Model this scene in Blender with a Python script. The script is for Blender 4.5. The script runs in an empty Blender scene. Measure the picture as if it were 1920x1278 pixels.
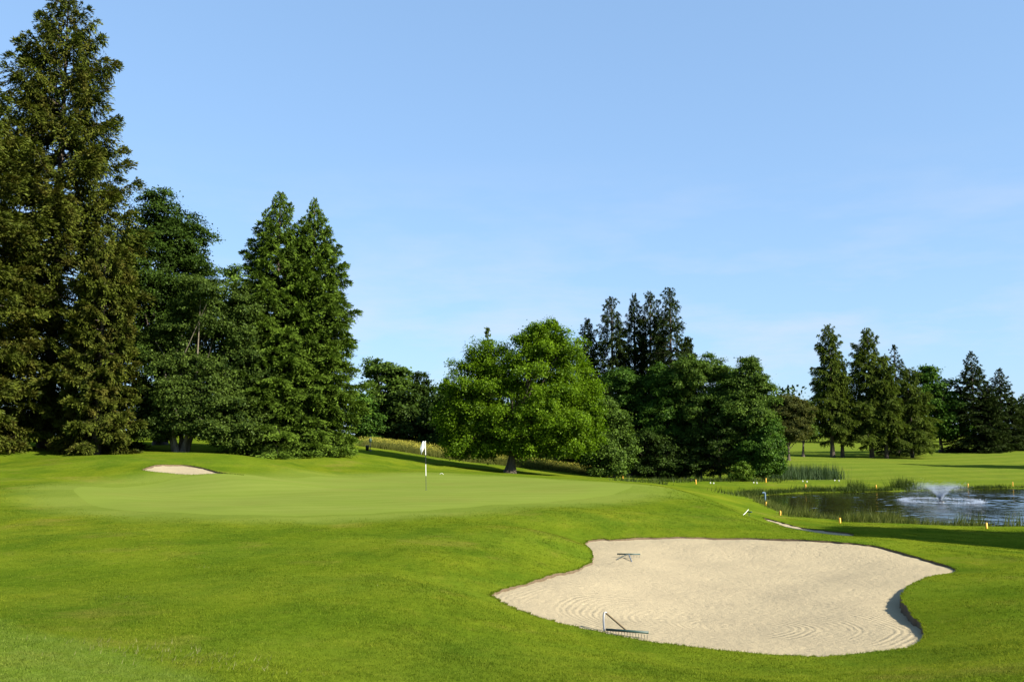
import bpy, math, random
import numpy as np
from mathutils import Vector
from mathutils.geometry import delaunay_2d_cdt

C = bpy.context.scene
COL = C.collection
R = math.radians
rng = np.random.default_rng(7)

# ------------------------------------------------------------------ camera, sky, sun, exposure
F_PX = 1700.0; HOR = 815.0; EYE = 2.4
PITCH = math.atan((HOR - 639.0) / F_PX)
cam_data = bpy.data.cameras.new('camera')
cam_data.sensor_width = 36.0
cam_data.lens = 36.0 * F_PX / 1920.0
cam_data.clip_start = 0.1; cam_data.clip_end = 6000
cam = bpy.data.objects.new('camera', cam_data); COL.objects.link(cam)
cam.location = (0, 0, EYE); cam.rotation_euler = (math.pi/2 + PITCH, 0, 0)
C.camera = cam

SUN_EL = R(31); SUN_BACK = R(31)          # sun stands to the right and a little behind the viewer
SUN_V = Vector((math.cos(SUN_EL)*math.cos(SUN_BACK), -math.cos(SUN_EL)*math.sin(SUN_BACK), math.sin(SUN_EL)))
W = bpy.data.worlds.new('World'); C.world = W; W.use_nodes = True
wn = W.node_tree; wn.nodes.clear()
w_out = wn.nodes.new('ShaderNodeOutputWorld'); w_bg = wn.nodes.new('ShaderNodeBackground')
sky = wn.nodes.new('ShaderNodeTexSky'); sky.sky_type = 'NISHITA'; sky.sun_disc = False
sky.sun_elevation = SUN_EL
sky.sun_rotation = math.atan2(SUN_V.x, SUN_V.y)
sky.altitude = 300; sky.air_density = 1.0; sky.dust_density = 0.6; sky.ozone_density = 2.2
w_bg.inputs['Strength'].default_value = 0.072
# thin high cloud mixed into the sky
tc = wn.nodes.new('ShaderNodeTexCoord')
sep = wn.nodes.new('ShaderNodeSeparateXYZ'); wn.links.new(tc.outputs['Generated'], sep.inputs[0])
mp = wn.nodes.new('ShaderNodeMapping'); mp.inputs['Scale'].default_value = (3.0, 3.0, 13.0)
mp.inputs['Location'].default_value = (0.35, 0.1, 0.5)
wn.links.new(tc.outputs['Generated'], mp.inputs['Vector'])
cn = wn.nodes.new('ShaderNodeTexNoise'); cn.inputs['Scale'].default_value = 1.6; cn.inputs['Detail'].default_value = 7
cn.inputs['Roughness'].default_value = 0.58
wn.links.new(mp.outputs[0], cn.inputs['Vector'])
cr = wn.nodes.new('ShaderNodeMapRange'); cr.inputs['From Min'].default_value = 0.46; cr.inputs['From Max'].default_value = 0.80
cr.inputs['To Max'].default_value = 0.65
wn.links.new(cn.outputs['Fac'], cr.inputs['Value'])
lowm = wn.nodes.new('ShaderNodeMapRange'); lowm.inputs['From Min'].default_value = 0.30; lowm.inputs['From Max'].default_value = 0.10
wn.links.new(sep.outputs['Z'], lowm.inputs['Value'])
mm = wn.nodes.new('ShaderNodeMath'); mm.operation = 'MULTIPLY'
wn.links.new(cr.outputs[0], mm.inputs[0]); wn.links.new(lowm.outputs[0], mm.inputs[1])
gm = wn.nodes.new('ShaderNodeGamma'); gm.inputs[1].default_value = 0.42; wn.links.new(sky.outputs[0], gm.inputs[0])
gt = wn.nodes.new('ShaderNodeMix'); gt.data_type = 'RGBA'; gt.blend_type = 'MULTIPLY'; gt.inputs['Factor'].default_value = 1
wn.links.new(gm.outputs[0], gt.inputs[6]); gt.inputs[7].default_value = (1.44, 1.98, 2.64, 1)
mix = wn.nodes.new('ShaderNodeMix'); mix.data_type = 'RGBA'
wn.links.new(mm.outputs[0], mix.inputs['Factor']); wn.links.new(gt.outputs[2], mix.inputs[6])
mix.inputs[7].default_value = (4.0, 4.15, 4.7, 1)
wn.links.new(mix.outputs[2], w_bg.inputs['Color']); wn.links.new(w_bg.outputs[0], w_out.inputs[0])

sd = bpy.data.lights.new('sun', 'SUN'); sd.energy = 5.0; sd.angle = R(0.5); sd.color = (1.0, 0.92, 0.78)
sun = bpy.data.objects.new('sun', sd); COL.objects.link(sun)
sun.rotation_euler = (-SUN_V).to_track_quat('-Z', 'Y').to_euler()
sun.location = (60, -40, 60)
C.view_settings.view_transform = 'Standard'; C.view_settings.look = 'None'
C.view_settings.exposure = 1.5; C.view_settings.gamma = 1.0
try:
    C.cycles.max_bounces = 6; C.cycles.transparent_max_bounces = 4
except Exception: pass

# ------------------------------------------------------------------ helpers
SP, CP = math.sin(PITCH), math.cos(PITCH)
def P(px, py, Y):
    """the point seen at a pixel of the photograph, Y metres ahead of the viewer"""
    a = (px - 960.0) / F_PX; b = (639.0 - py) / F_PX
    dy = CP - b*SP; dz = SP + b*CP
    t = Y / dy
    return np.array((a*t, Y, EYE + dz*t))

def tag(o, label=None, cat=None, group=None, kind=None):
    if label: o['label'] = label
    if cat: o['category'] = cat
    if group: o['group'] = group
    if kind: o['kind'] = kind
    return o
def empty(name, loc, rz=0.0):
    o = bpy.data.objects.new(name, None); COL.objects.link(o)
    o.location = tuple(loc); o.rotation_euler = (0, 0, rz); o.empty_display_size = 0.3
    return o
def copy_thing(o, loc, rz=0.0, sc=1.0):
    c = o.copy(); COL.objects.link(c); c.location = tuple(loc); c.rotation_euler = (0, 0, rz); c.scale = (sc, sc, sc)
    for ch in list(o.children):
        d = ch.copy(); COL.objects.link(d); d.parent = c
        for g in list(ch.children):
            e = g.copy(); COL.objects.link(e); e.parent = d
    return c

class MB:
    """collects polygons, built as one mesh object"""
    def __init__(s): s.v = []; s.n = 0; s.f = []; s.sh = []; s.m = []
    def add(s, verts, faces, shade=0.5, mat=0):
        verts = np.asarray(verts, float).reshape(-1, 3); faces = np.asarray(faces, int)
        s.v.append(verts); s.f.append(faces + s.n); s.n += len(verts)
        s.sh.append(np.broadcast_to(np.asarray(shade, float), (len(verts),)).copy())
        s.m.append(np.full(len(faces), mat, int))
    def tube(s, pts, rad, sides=6, mat=0, cap=True, shade=0.5):
        pts = np.asarray(pts, float); n = len(pts); rad = np.broadcast_to(np.asarray(rad, float), (n,))
        tg = np.gradient(pts, axis=0); tg /= np.linalg.norm(tg, axis=1)[:, None] + 1e-9
        ref = np.array((0, 0, 1.0)) if abs(tg[:, 2]).mean() < 0.85 else np.array((1.0, 0, 0))
        u = np.cross(tg, ref); u /= np.linalg.norm(u, axis=1)[:, None] + 1e-9
        w = np.cross(tg, u)
        a = np.arange(sides) * 2*math.pi/sides
        ring = pts[:, None] + rad[:, None, None]*(np.cos(a)[None, :, None]*u[:, None] + np.sin(a)[None, :, None]*w[:, None])
        idx = np.arange(n*sides).reshape(n, sides)
        q = np.stack([idx[:-1], np.roll(idx[:-1], -1, 1), np.roll(idx[1:], -1, 1), idx[1:]], -1).reshape(-1, 4)
        s.add(ring.reshape(-1, 3), q, shade, mat)
        if cap:
            for k, e in ((0, pts[0]), (n-1, pts[-1])):
                vs = np.vstack([ring[k], e[None]])
                fs = [[i, (i+1) % sides, sides] for i in range(sides)]
                s.add(vs, fs, shade, mat)
    def box(s, c, size, mat=0, rz=0.0, rx=0.0):
        x, y, z = np.array(size)/2
        v = np.array([(-x,-y,-z),(x,-y,-z),(x,y,-z),(-x,y,-z),(-x,-y,z),(x,-y,z),(x,y,z),(-x,y,z)])
        if rx: v = v @ np.array([[1,0,0],[0,math.cos(rx),math.sin(rx)],[0,-math.sin(rx),math.cos(rx)]])
        if rz: v = v @ np.array([[math.cos(rz),math.sin(rz),0],[-math.sin(rz),math.cos(rz),0],[0,0,1]])
        s.add(v + np.array(c), [(0,3,2,1),(4,5,6,7),(0,1,5,4),(1,2,6,5),(2,3,7,6),(3,0,4,7)], 0.5, mat)
    def lathe(s, prof, sides=16, c=(0,0,0), mat=0):
        prof = np.asarray(prof, float); a = np.arange(sides)*2*math.pi/sides
        v = np.stack([prof[:,0][:,None]*np.cos(a), prof[:,0][:,None]*np.sin(a), np.repeat(prof[:,1][:,None], sides, 1)], -1)
        idx = np.arange(len(prof)*sides).reshape(len(prof), sides)
        q = np.stack([idx[:-1], np.roll(idx[:-1],-1,1), np.roll(idx[1:],-1,1), idx[1:]], -1).reshape(-1,4)
        s.add(v.reshape(-1,3)+np.array(c), q, 0.5, mat)
    def leaves(s, base, d, nrm, ln, wd, shade):
        """one diamond per leaf / needle spray"""
        d = d/(np.linalg.norm(d, axis=1)[:,None]+1e-9)
        side = np.cross(d, nrm); side /= np.linalg.norm(side, axis=1)[:,None]+1e-9
        L = ln[:,None]; Wd = wd[:,None]
        up = np.cross(side, d)
        v = np.stack([base, base + d*L*0.45 + side*Wd*0.5 + up*L*0.08, base + d*L, base + d*L*0.45 - side*Wd*0.5 + up*L*0.08], 1)
        n = len(base)
        s.add(v.reshape(-1,3), np.arange(4*n).reshape(n,4), np.repeat(shade, 4))
    def blades(s, base, h, w, lean, az, shade):
        n = len(base)
        ld = np.stack([np.cos(az), np.sin(az), 0*az], 1)
        sd_ = np.stack([-np.sin(az+rng.normal(0,.8,n)), np.cos(az+rng.normal(0,.8,n)), 0*az], 1)
        tip = base + ld*(h*lean)[:,None] + np.array((0,0,1.0))*(h*np.sqrt(np.clip(1-lean**2*.7, .15, 1)))[:,None]
        v = np.stack([base - sd_*w[:,None]*.5, base + sd_*w[:,None]*.5, tip], 1)
        s.add(v.reshape(-1,3), np.arange(3*n).reshape(n,3), np.repeat(shade,3))
    def build(s, name, mats, parent=None, smooth=False):
        V = np.vstack(s.v); me = bpy.data.meshes.new(name)
        me.vertices.add(len(V)); me.vertices.foreach_set('co', V.astype(np.float32).ravel())
        loops = np.concatenate([f.ravel() for f in s.f]); cnt = np.concatenate([np.full(len(f), f.shape[1]) for f in s.f])
        me.loops.add(len(loops)); me.loops.foreach_set('vertex_index', loops.astype(np.int32))
        me.polygons.add(len(cnt)); st = np.concatenate([[0], np.cumsum(cnt)[:-1]])
        me.polygons.foreach_set('loop_start', st.astype(np.int32))
        me.polygons.foreach_set('material_index', np.concatenate(s.m).astype(np.int32))
        if smooth: me.polygons.foreach_set('use_smooth', np.ones(len(cnt), bool))
        at = me.attributes.new('shade', 'FLOAT', 'POINT'); at.data.foreach_set('value', np.concatenate(s.sh).astype(np.float32))
        me.update(calc_edges=True); me.validate()
        for m in (mats if isinstance(mats, (list, tuple)) else [mats]): me.materials.append(m)
        o = bpy.data.objects.new(name, me); COL.objects.link(o)
        if parent is not None: o.parent = parent
        return o

# ------------------------------------------------------------------ materials
def new_mat(name):
    m = bpy.data.materials.new(name); m.use_nodes = True; nt = m.node_tree; nt.nodes.clear()
    out = nt.nodes.new('ShaderNodeOutputMaterial')
    return m, nt, out
def node(nt, t, **kw):
    n = nt.nodes.new(t)
    for k, v in kw.items(): setattr(n, k, v)
    return n
def noise(nt, vec, scale, detail=4, rough=.55):
    n = node(nt, 'ShaderNodeTexNoise'); n.inputs['Scale'].default_value = scale
    n.inputs['Detail'].default_value = detail; n.inputs['Roughness'].default_value = rough
    if vec is not None: nt.links.new(vec, n.inputs['Vector'])
    return n.outputs['Fac']
def ramp(nt, val, a, b, lo=0.0, hi=1.0):
    n = node(nt, 'ShaderNodeMapRange'); n.inputs['From Min'].default_value = a; n.inputs['From Max'].default_value = b
    n.inputs['To Min'].default_value = lo; n.inputs['To Max'].default_value = hi
    nt.links.new(val, n.inputs['Value']); return n.outputs[0]
def mixc(nt, fac, a, b, blend='MIX'):
    n = node(nt, 'ShaderNodeMix'); n.data_type = 'RGBA'; n.blend_type = blend
    if isinstance(fac, float): n.inputs['Factor'].default_value = fac
    else: nt.links.new(fac, n.inputs['Factor'])
    for i, c in ((6, a), (7, b)):
        if isinstance(c, (tuple, list)): n.inputs[i].default_value = (*c[:3], 1)
        else: nt.links.new(c, n.inputs[i])
    return n.outputs[2]
def math_(nt, op, a, b):
    n = node(nt, 'ShaderNodeMath', operation=op)
    for i, c in enumerate((a, b)):
        if isinstance(c, (int, float)): n.inputs[i].default_value = c
        else: nt.links.new(c, n.inputs[i])
    return n.outputs[0]
def mapping(nt, vec, scale=(1,1,1), rot=(0,0,0), loc=(0,0,0)):
    n = node(nt, 'ShaderNodeMapping'); n.inputs['Scale'].default_value = scale; n.inputs['Rotation'].default_value = rot
    n.inputs['Location'].default_value = loc
    nt.links.new(vec, n.inputs['Vector']); return n.outputs[0]
def simple_mat(name, col, rough=.6, metal=0.0, var=.12, scale=30.0):
    m, nt, out = new_mat(name); b = node(nt, 'ShaderNodeBsdfPrincipled')
    tcn = node(nt, 'ShaderNodeTexCoord')
    nz = noise(nt, tcn.outputs['Object'], scale)
    c = mixc(nt, nz, tuple(x*(1-var) for x in col), tuple(min(1, x*(1+var)) for x in col))
    nt.links.new(c, b.inputs['Base Color']); b.inputs['Roughness'].default_value = rough; b.inputs['Metallic'].default_value = metal
    nt.links.new(b.outputs[0], out.inputs[0]); return m
def leaf_mat(name, dark, light, transl=.35, warm=None, gloss=.05):
    """foliage: every leaf has its own tone (attribute shade), a little light passes through"""
    m, nt, out = new_mat(name)
    at = node(nt, 'ShaderNodeAttribute', attribute_name='shade')
    c = mixc(nt, at.outputs['Fac'], dark, light)
    if warm:
        g = node(nt, 'ShaderNodeNewGeometry')
        nz = noise(nt, g.outputs['Position'], .9, 3)
        c = mixc(nt, ramp(nt, nz, .48, .68, 0, .6), c, warm)
    d = node(nt, 'ShaderNodeBsdfDiffuse'); t = node(nt, 'ShaderNodeBsdfTranslucent'); gl = node(nt, 'ShaderNodeBsdfGlossy')
    gl.inputs['Roughness'].default_value = .45; gl.inputs['Color'].default_value = (.10, .13, .07, 1)
    nt.links.new(c, d.inputs[0])
    tcx = mixc(nt, 1.0, c, (1.15, 1.25, .55), 'MULTIPLY'); nt.links.new(tcx, t.inputs[0])
    ms = node(nt, 'ShaderNodeMixShader'); ms.inputs[0].default_value = transl
    nt.links.new(d.outputs[0], ms.inputs[1]); nt.links.new(t.outputs[0], ms.inputs[2])
    m2 = node(nt, 'ShaderNodeMixShader'); m2.inputs[0].default_value = gloss
    nt.links.new(ms.outputs[0], m2.inputs[1]); nt.links.new(gl.outputs[0], m2.inputs[2])
    nt.links.new(m2.outputs[0], out.inputs[0]); return m
def bark_mat(name, a, b):
    m, nt, out = new_mat(name); bs = node(nt, 'ShaderNodeBsdfPrincipled'); bs.inputs['Roughness'].default_value = .9
    g = node(nt, 'ShaderNodeTexCoord'); v = mapping(nt, g.outputs['Object'], (6, 6, 1.4))
    nz = noise(nt, v, 2.0, 6, .7)
    nt.links.new(mixc(nt, ramp(nt, nz, .3, .7), a, b), bs.inputs['Base Color'])
    bp = node(nt, 'ShaderNodeBump'); bp.inputs['Strength'].default_value = .6; bp.inputs['Distance'].default_value = .05
    nt.links.new(nz, bp.inputs['Height']); nt.links.new(bp.outputs[0], bs.inputs['Normal'])
    nt.links.new(bs.outputs[0], out.inputs[0]); return m

def turf_colour(nt, pos, mow=None):
    """patchy mown grass: lush, yellowish and mossy areas of the turf itself"""
    big = noise(nt, pos, .10, 4, .6)
    mid = noise(nt, mapping(nt, pos, (1, .75, 1), (0, 0, .35)), .55, 5, .62)
    fine = noise(nt, pos, 7.0, 4, .7)
    c = mixc(nt, ramp(nt, big, .36, .64), TURF_A, TURF_B)
    c = mixc(nt, ramp(nt, mid, .42, .66, 0, .9), c, TURF_C)
    c = mixc(nt, ramp(nt, noise(nt, pos, .33, 5, .65), .56, .74, 0, .75), c, TURF_D)
    c = mixc(nt, ramp(nt, fine, .3, .72, 0, .75), c, mixc(nt, 1.0, c, (.58, .64, .5), 'MULTIPLY'))
    # the corner by the viewer is sown with another, cooler grass
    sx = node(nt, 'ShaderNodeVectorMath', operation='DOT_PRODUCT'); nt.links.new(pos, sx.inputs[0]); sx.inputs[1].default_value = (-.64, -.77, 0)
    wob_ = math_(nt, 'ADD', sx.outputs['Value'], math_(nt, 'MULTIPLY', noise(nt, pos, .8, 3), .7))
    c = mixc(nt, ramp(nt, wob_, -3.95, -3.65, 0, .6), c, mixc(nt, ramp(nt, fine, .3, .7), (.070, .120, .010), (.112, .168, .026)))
    c = mixc(nt, ramp(nt, noise(nt, pos, 2.3, 4, .7), .55, .72, 0, .6), c, mixc(nt, 1.0, c, (1.35, 1.12, 1.6), 'MULTIPLY'))
    if mow is not None: c = mixc(nt, mow, c, TURF_M)
    return c
TURF_A = (.094, .142, .009); TURF_B = (.132, .162, .011); TURF_C = (.066, .112, .008); TURF_D = (.158, .148, .026); TURF_M = (.126, .166, .026)
GREEN_A = (.145, .180, .034); GREEN_B = (.128, .168, .028)

def ground_material():
    m, nt, out = new_mat('mown turf'); b = node(nt, 'ShaderNodeBsdfPrincipled')
    g = node(nt, 'ShaderNodeNewGeometry'); pos = g.outputs['Position']
    at = node(nt, 'ShaderNodeAttribute', attribute_name='shade')      # how closely the turf is mown
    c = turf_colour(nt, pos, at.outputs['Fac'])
    # mowing passes: faint alternate stripes across the fairways
    wv = node(nt, 'ShaderNodeTexWave'); wv.inputs['Scale'].default_value = .055; wv.inputs['Distortion'].default_value = 1.2
    wv.inputs['Detail'].default_value = 1; wv.inputs['Detail Scale'].default_value = .3
    nt.links.new(mapping(nt, pos, (1, 1, 0), (0, 0, R(68))), wv.inputs['Vector'])
    c = mixc(nt, ramp(nt, wv.outputs['Fac'], .40, .60, 0, .42), c, mixc(nt, 1.0, c, (1.32, 1.22, 1.5), 'MULTIPLY'))
    vf = noise(nt, pos, 38.0, 3, .8)
    c = mixc(nt, ramp(nt, vf, .3, .7, 0, .5), c, mixc(nt, 1.0, c, (.55, .6, .45), 'MULTIPLY'))
    nt.links.new(c, b.inputs['Base Color']); b.inputs['Roughness'].default_value = .85
    b.inputs['Specular IOR Level'].default_value = 0.0
    bp = node(nt, 'ShaderNodeBump'); bp.inputs['Strength'].default_value = .5; bp.inputs['Distance'].default_value = .05
    h = math_(nt, 'ADD', noise(nt, pos, 25.0, 3, .7), math_(nt, 'MULTIPLY', noise(nt, pos, 2.2, 4, .6), 1.6))
    nt.links.new(h, bp.inputs['Height']); nt.links.new(bp.outputs[0], b.inputs['Normal'])
    nt.links.new(b.outputs[0], out.inputs[0]); return m
def green_material():
    m, nt, out = new_mat('putting green turf'); b = node(nt, 'ShaderNodeBsdfPrincipled')
    g = node(nt, 'ShaderNodeNewGeometry'); pos = g.outputs['Position']
    c = mixc(nt, ramp(nt, noise(nt, mapping(nt, pos, (.5, 1.2, 1), (0,0,.2)), .35, 5), .35, .65), GREEN_A, GREEN_B)
    c = mixc(nt, ramp(nt, noise(nt, pos, .2, 3), .5, .7, 0, .5), c, (.140, .156, .032))
    wv = node(nt, 'ShaderNodeTexWave'); wv.inputs['Scale'].default_value = .28; wv.inputs['Distortion'].default_value = .6
    nt.links.new(mapping(nt, pos, (1, 1, 0), (0, 0, R(80))), wv.inputs['Vector'])
    c = mixc(nt, ramp(nt, wv.outputs['Fac'], .4, .6, 0, .30), c, mixc(nt, 1.0, c, (.8, .85, .7), 'MULTIPLY'))
    c = mixc(nt, ramp(nt, noise(nt, pos, 30, 3, .8), .35, .7, 0, .25), c, mixc(nt, 1.0, c, (.7, .75, .6), 'MULTIPLY'))
    at = node(nt, 'ShaderNodeAttribute', attribute_name='shade')      # the cut tightens from the collar inwards
    c = mixc(nt, at.outputs['Fac'], TURF_M, c)
    nt.links.new(c, b.inputs['Base Color']); b.inputs['Roughness'].default_value = .8; b.inputs['Specular IOR Level'].default_value = 0.0
    bp = node(nt, 'ShaderNodeBump'); bp.inputs['Strength'].default_value = .25; bp.inputs['Distance'].default_value = .01
    nt.links.new(noise(nt, pos, 60, 2), bp.inputs['Height']); nt.links.new(bp.outputs[0], b.inputs['Normal'])
    nt.links.new(b.outputs[0], out.inputs[0]); return m
def blade_material():
    m, nt, out = new_mat('grass blades')
    g = node(nt, 'ShaderNodeNewGeometry'); pos = g.outputs['Position']
    at = node(nt, 'ShaderNodeAttribute', attribute_name='shade')
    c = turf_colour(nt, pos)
    c = mixc(nt, at.outputs['Fac'], mixc(nt, 1.0, c, (.50, .60, .45), 'MULTIPLY'), mixc(nt, 1.0, c, (1.80, 1.58, 2.3), 'MULTIPLY'))
    d = node(nt, 'ShaderNodeBsdfDiffuse'); t = node(nt, 'ShaderNodeBsdfTranslucent')
    nt.links.new(c, d.inputs[0]); nt.links.new(mixc(nt, 1.0, c, (1.2, 1.2, .7), 'MULTIPLY'), t.inputs[0])
    ms = node(nt, 'ShaderNodeMixShader'); ms.inputs[0].default_value = .4
    nt.links.new(d.outputs[0], ms.inputs[1]); nt.links.new(t.outputs[0], ms.inputs[2])
    nt.links.new(ms.outputs[0], out.inputs[0]); return m
def sand_material(rings):
    m, nt, out = new_mat('bunker sand'); b = node(nt, 'ShaderNodeBsdfPrincipled')
    g = node(nt, 'ShaderNodeNewGeometry'); pos = g.outputs['Position']
    n1 = noise(nt, pos, .8, 5, .6); n2 = noise(nt, pos, 22, 5, .75); n3 = noise(nt, pos, 6, 4, .6)
    c = mixc(nt, ramp(nt, n1, .35, .7), (.308, .260, .168), (.274, .232, .152))
    c = mixc(nt, ramp(nt, n2, .58, .8, 0, .55), c, (.150, .120, .075))
    c = mixc(nt, ramp(nt, noise(nt, pos, 60, 2, .8), .68, .78, 0, .6), c, (.10, .08, .05))
    nt.links.new(c, b.inputs['Base Color']); b.inputs['Roughness'].default_value = .95; b.inputs['Specular IOR Level'].default_value = 0.0
    h = math_(nt, 'ADD', math_(nt, 'MULTIPLY', n2, .55), math_(nt, 'MULTIPLY', n3, .9))
    vor = node(nt, 'ShaderNodeTexVoronoi'); vor.inputs['Scale'].default_value = 4.5; nt.links.new(pos, vor.inputs['Vector'])
    h = math_(nt, 'ADD', h, math_(nt, 'MULTIPLY', ramp(nt, vor.outputs['Distance'], 0, .35), .35))
    # furrows raked in arcs about a few centres
    for (cx, cy, r0, r1, sc) in rings:
        v = mapping(nt, pos, (1, 1, 0), (0, 0, 0), (-cx, -cy, 0))
        ln = node(nt, 'ShaderNodeVectorMath', operation='LENGTH')
        dv = node(nt, 'ShaderNodeVectorMath', operation='ADD')
        nz = node(nt, 'ShaderNodeTexNoise'); nz.inputs['Scale'].default_value = .7; nt.links.new(pos, nz.inputs['Vector'])
        sc_ = node(nt, 'ShaderNodeVectorMath', operation='SCALE'); sc_.inputs['Scale'].default_value = .35
        nt.links.new(nz.outputs['Color'], sc_.inputs[0])
        nt.links.new(v, dv.inputs[0]); nt.links.new(sc_.outputs[0], dv.inputs[1]); nt.links.new(dv.outputs[0], ln.inputs[0])
        s_ = node(nt, 'ShaderNodeMath', operation='SINE'); nt.links.new(math_(nt, 'MULTIPLY', ln.outputs['Value'], sc), s_.inputs[0])
        mask = math_(nt, 'MULTIPLY', ramp(nt, ln.outputs['Value'], r0, r0+.3), ramp(nt, ln.outputs['Value'], r1+.3, r1))
        grp = node(nt, 'ShaderNodeTexNoise'); grp.noise_dimensions = '1D'; grp.inputs['Scale'].default_value = 1.7; grp.inputs['Detail'].default_value = 2
        nt.links.new(ln.outputs['Value'], grp.inputs['W'])
        mask = math_(nt, 'MULTIPLY', mask, ramp(nt, grp.outputs['Fac'], .40, .52))
        mask = math_(nt, 'MULTIPLY', mask, ramp(nt, noise(nt, pos, .40, 3), .36, .54))
        h = math_(nt, 'ADD', h, math_(nt, 'MULTIPLY', math_(nt, 'MULTIPLY', s_.outputs[0], mask), math_(nt, 'MULTIPLY', ramp(nt, ln.outputs['Value'], .8, 4.2, 1.0, .25), .22)))
    bp = node(nt, 'ShaderNodeBump'); bp.inputs['Strength'].default_value = .75; bp.inputs['Distance'].default_value = .04
    nt.links.new(h, bp.inputs['Height']); nt.links.new(bp.outputs[0], b.inputs['Normal'])
    nt.links.new(b.outputs[0], out.inputs[0]); return m
def water_material(fx, fy):
    m, nt, out = new_mat('pond water'); b = node(nt, 'ShaderNodeBsdfPrincipled')
    g = node(nt, 'ShaderNodeNewGeometry'); pos = g.outputs['Position']
    b.inputs['Base Color'].default_value = (.012, .013, .005, 1); b.inputs['Roughness'].default_value = .03; b.inputs['IOR'].default_value = 1.33
    rip = noise(nt, mapping(nt, pos, (.75, 1.0, 1), (0, 0, .25)), 2.6, 4, .6)
    sw = noise(nt, mapping(nt, pos, (.30, .75, 1), (0, 0, .12)), 1.1, 3, .55)
    calm = ramp(nt, noise(nt, pos, .09, 2), .38, .58, .45, 1.0)
    # calm in the sheltered narrow end, ruffled out towards the fountain
    sx = node(nt, 'ShaderNodeSeparateXYZ'); nt.links.new(pos, sx.inputs[0])
    calm = math_(nt, 'MULTIPLY', calm, ramp(nt, sx.outputs['X'], 15.0, 25.0, .22, 1.0))
    bp = node(nt, 'ShaderNodeBump'); bp.inputs['Distance'].default_value = .03
    nt.links.new(math_(nt, 'MULTIPLY', calm, .6), bp.inputs['Strength'])
    nt.links.new(math_(nt, 'ADD', rip, math_(nt, 'MULTIPLY', sw, 1.5)), bp.inputs['Height'])
    nt.links.new(bp.outputs[0], b.inputs['Normal']); nt.links.new(b.outputs[0], out.inputs[0]); return m

# ------------------------------------------------------------------ terrain heights
WATER_Z = -1.9
def on_level(px, py, z):
    a = (px-960.0)/F_PX; b = (639.0-py)/F_PX
    dy = CP - b*SP; dz = SP + b*CP; t = (z-EYE)/dz
    return np.array((a*t, dy*t, z))
def smooth_loop(pts, n):
    """closed Catmull-Rom through the points, resampled"""
    p = np.asarray(pts, float); k = len(p); out = []
    m = max(2, n//k)
    for i in range(k):
        p0, p1, p2, p3 = p[i-1], p[i], p[(i+1) % k], p[(i+2) % k]
        for j in range(m):
            t = j/m
            out.append(.5*((2*p1)+(-p0+p2)*t+(2*p0-5*p1+4*p2-p3)*t*t+(-p0+3*p1-3*p2+p3)*t**3))
    return np.array(out)
bunker1 = np.array([P(*q) for q in [
 (924,1118,15.6),(946,1105,16.2),(1000,1090,17.4),(1060,1076,19),(1100,1063,20.6),(1112,1050,21.8),(1107,1035,23.4),(1097,1021,25.2),
 (1112,1015,25.9),(1160,1013,26.1),(1200,1010,26.4),(1300,1008,26.7),(1400,1009,26.6),(1500,1013,26.0),(1600,1019,25.2),(1655,1026,24.6),
 (1705,1038,23.7),(1755,1052,22.7),(1786,1062,21.9),(1793,1067,21.4),(1780,1073,20.8),(1742,1079,20.0),(1712,1090,19.0),(1692,1104,17.9),
 (1690,1121,16.7),(1703,1143,15.5),(1723,1163,14.5),(1732,1180,13.8),(1727,1196,13.2),(1702,1210,12.7),(1650,1220,12.3),(1550,1225,12.0),
 (1450,1222,12.1),(1300,1211,12.4),(1215,1200,12.6),(1140,1187,12.9),(1050,1168,13.4),(1000,1154,13.8),(960,1139,14.4),(934,1127,15.1)]])
bunker2 = np.array([P(*q) for q in [(266,878,46.3),(280,874,47.2),(305,870,48.5),(345,868,49.3),(378,873,48.6),(398,880,47.4),(412,887,46.2),(428,891,45.4),(456,893,44.9),
 (430,893.5,44.7),(390,890,44.8),(340,885,45.1),(300,881,45.6)]])
bunker3 = np.array([P(*q) for q in [(1432,973,42.5),(1460,976,41.8),(1500,984,39.6),(1550,993,37.6),(1600,1003,35.6),(1585,1008,34),(1540,1000,35),(1490,990,37),(1450,981,39.5)]])
green_o = np.array([on_level(px, py, 0.0) for px, py in [(138,927),(175,917),(300,910),(480,905),(600,896),(700,891.5),(800,890),(900,892),(1000,896),(1100,902),(1160,908),(1186,916),
 (1150,926),(1000,940),(870,951),(760,960),(620,966),(470,967),(350,963),(250,954),(180,943)]])
pond_px = [(1398,932),(1420,942),(1450,955),(1480,966),(1560,976),(1650,984),(1750,988),(1920,991),(2200,988),(2500,975),(2500,925),(2200,913),(1920,914.5),(1800,917),(1700,919.5),(1640,921),(1560,922),(1500,923.5),(1450,926),(1415,929)]
pond_o = np.array([on_level(px, py, WATER_Z) for px, py in pond_px])

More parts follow.
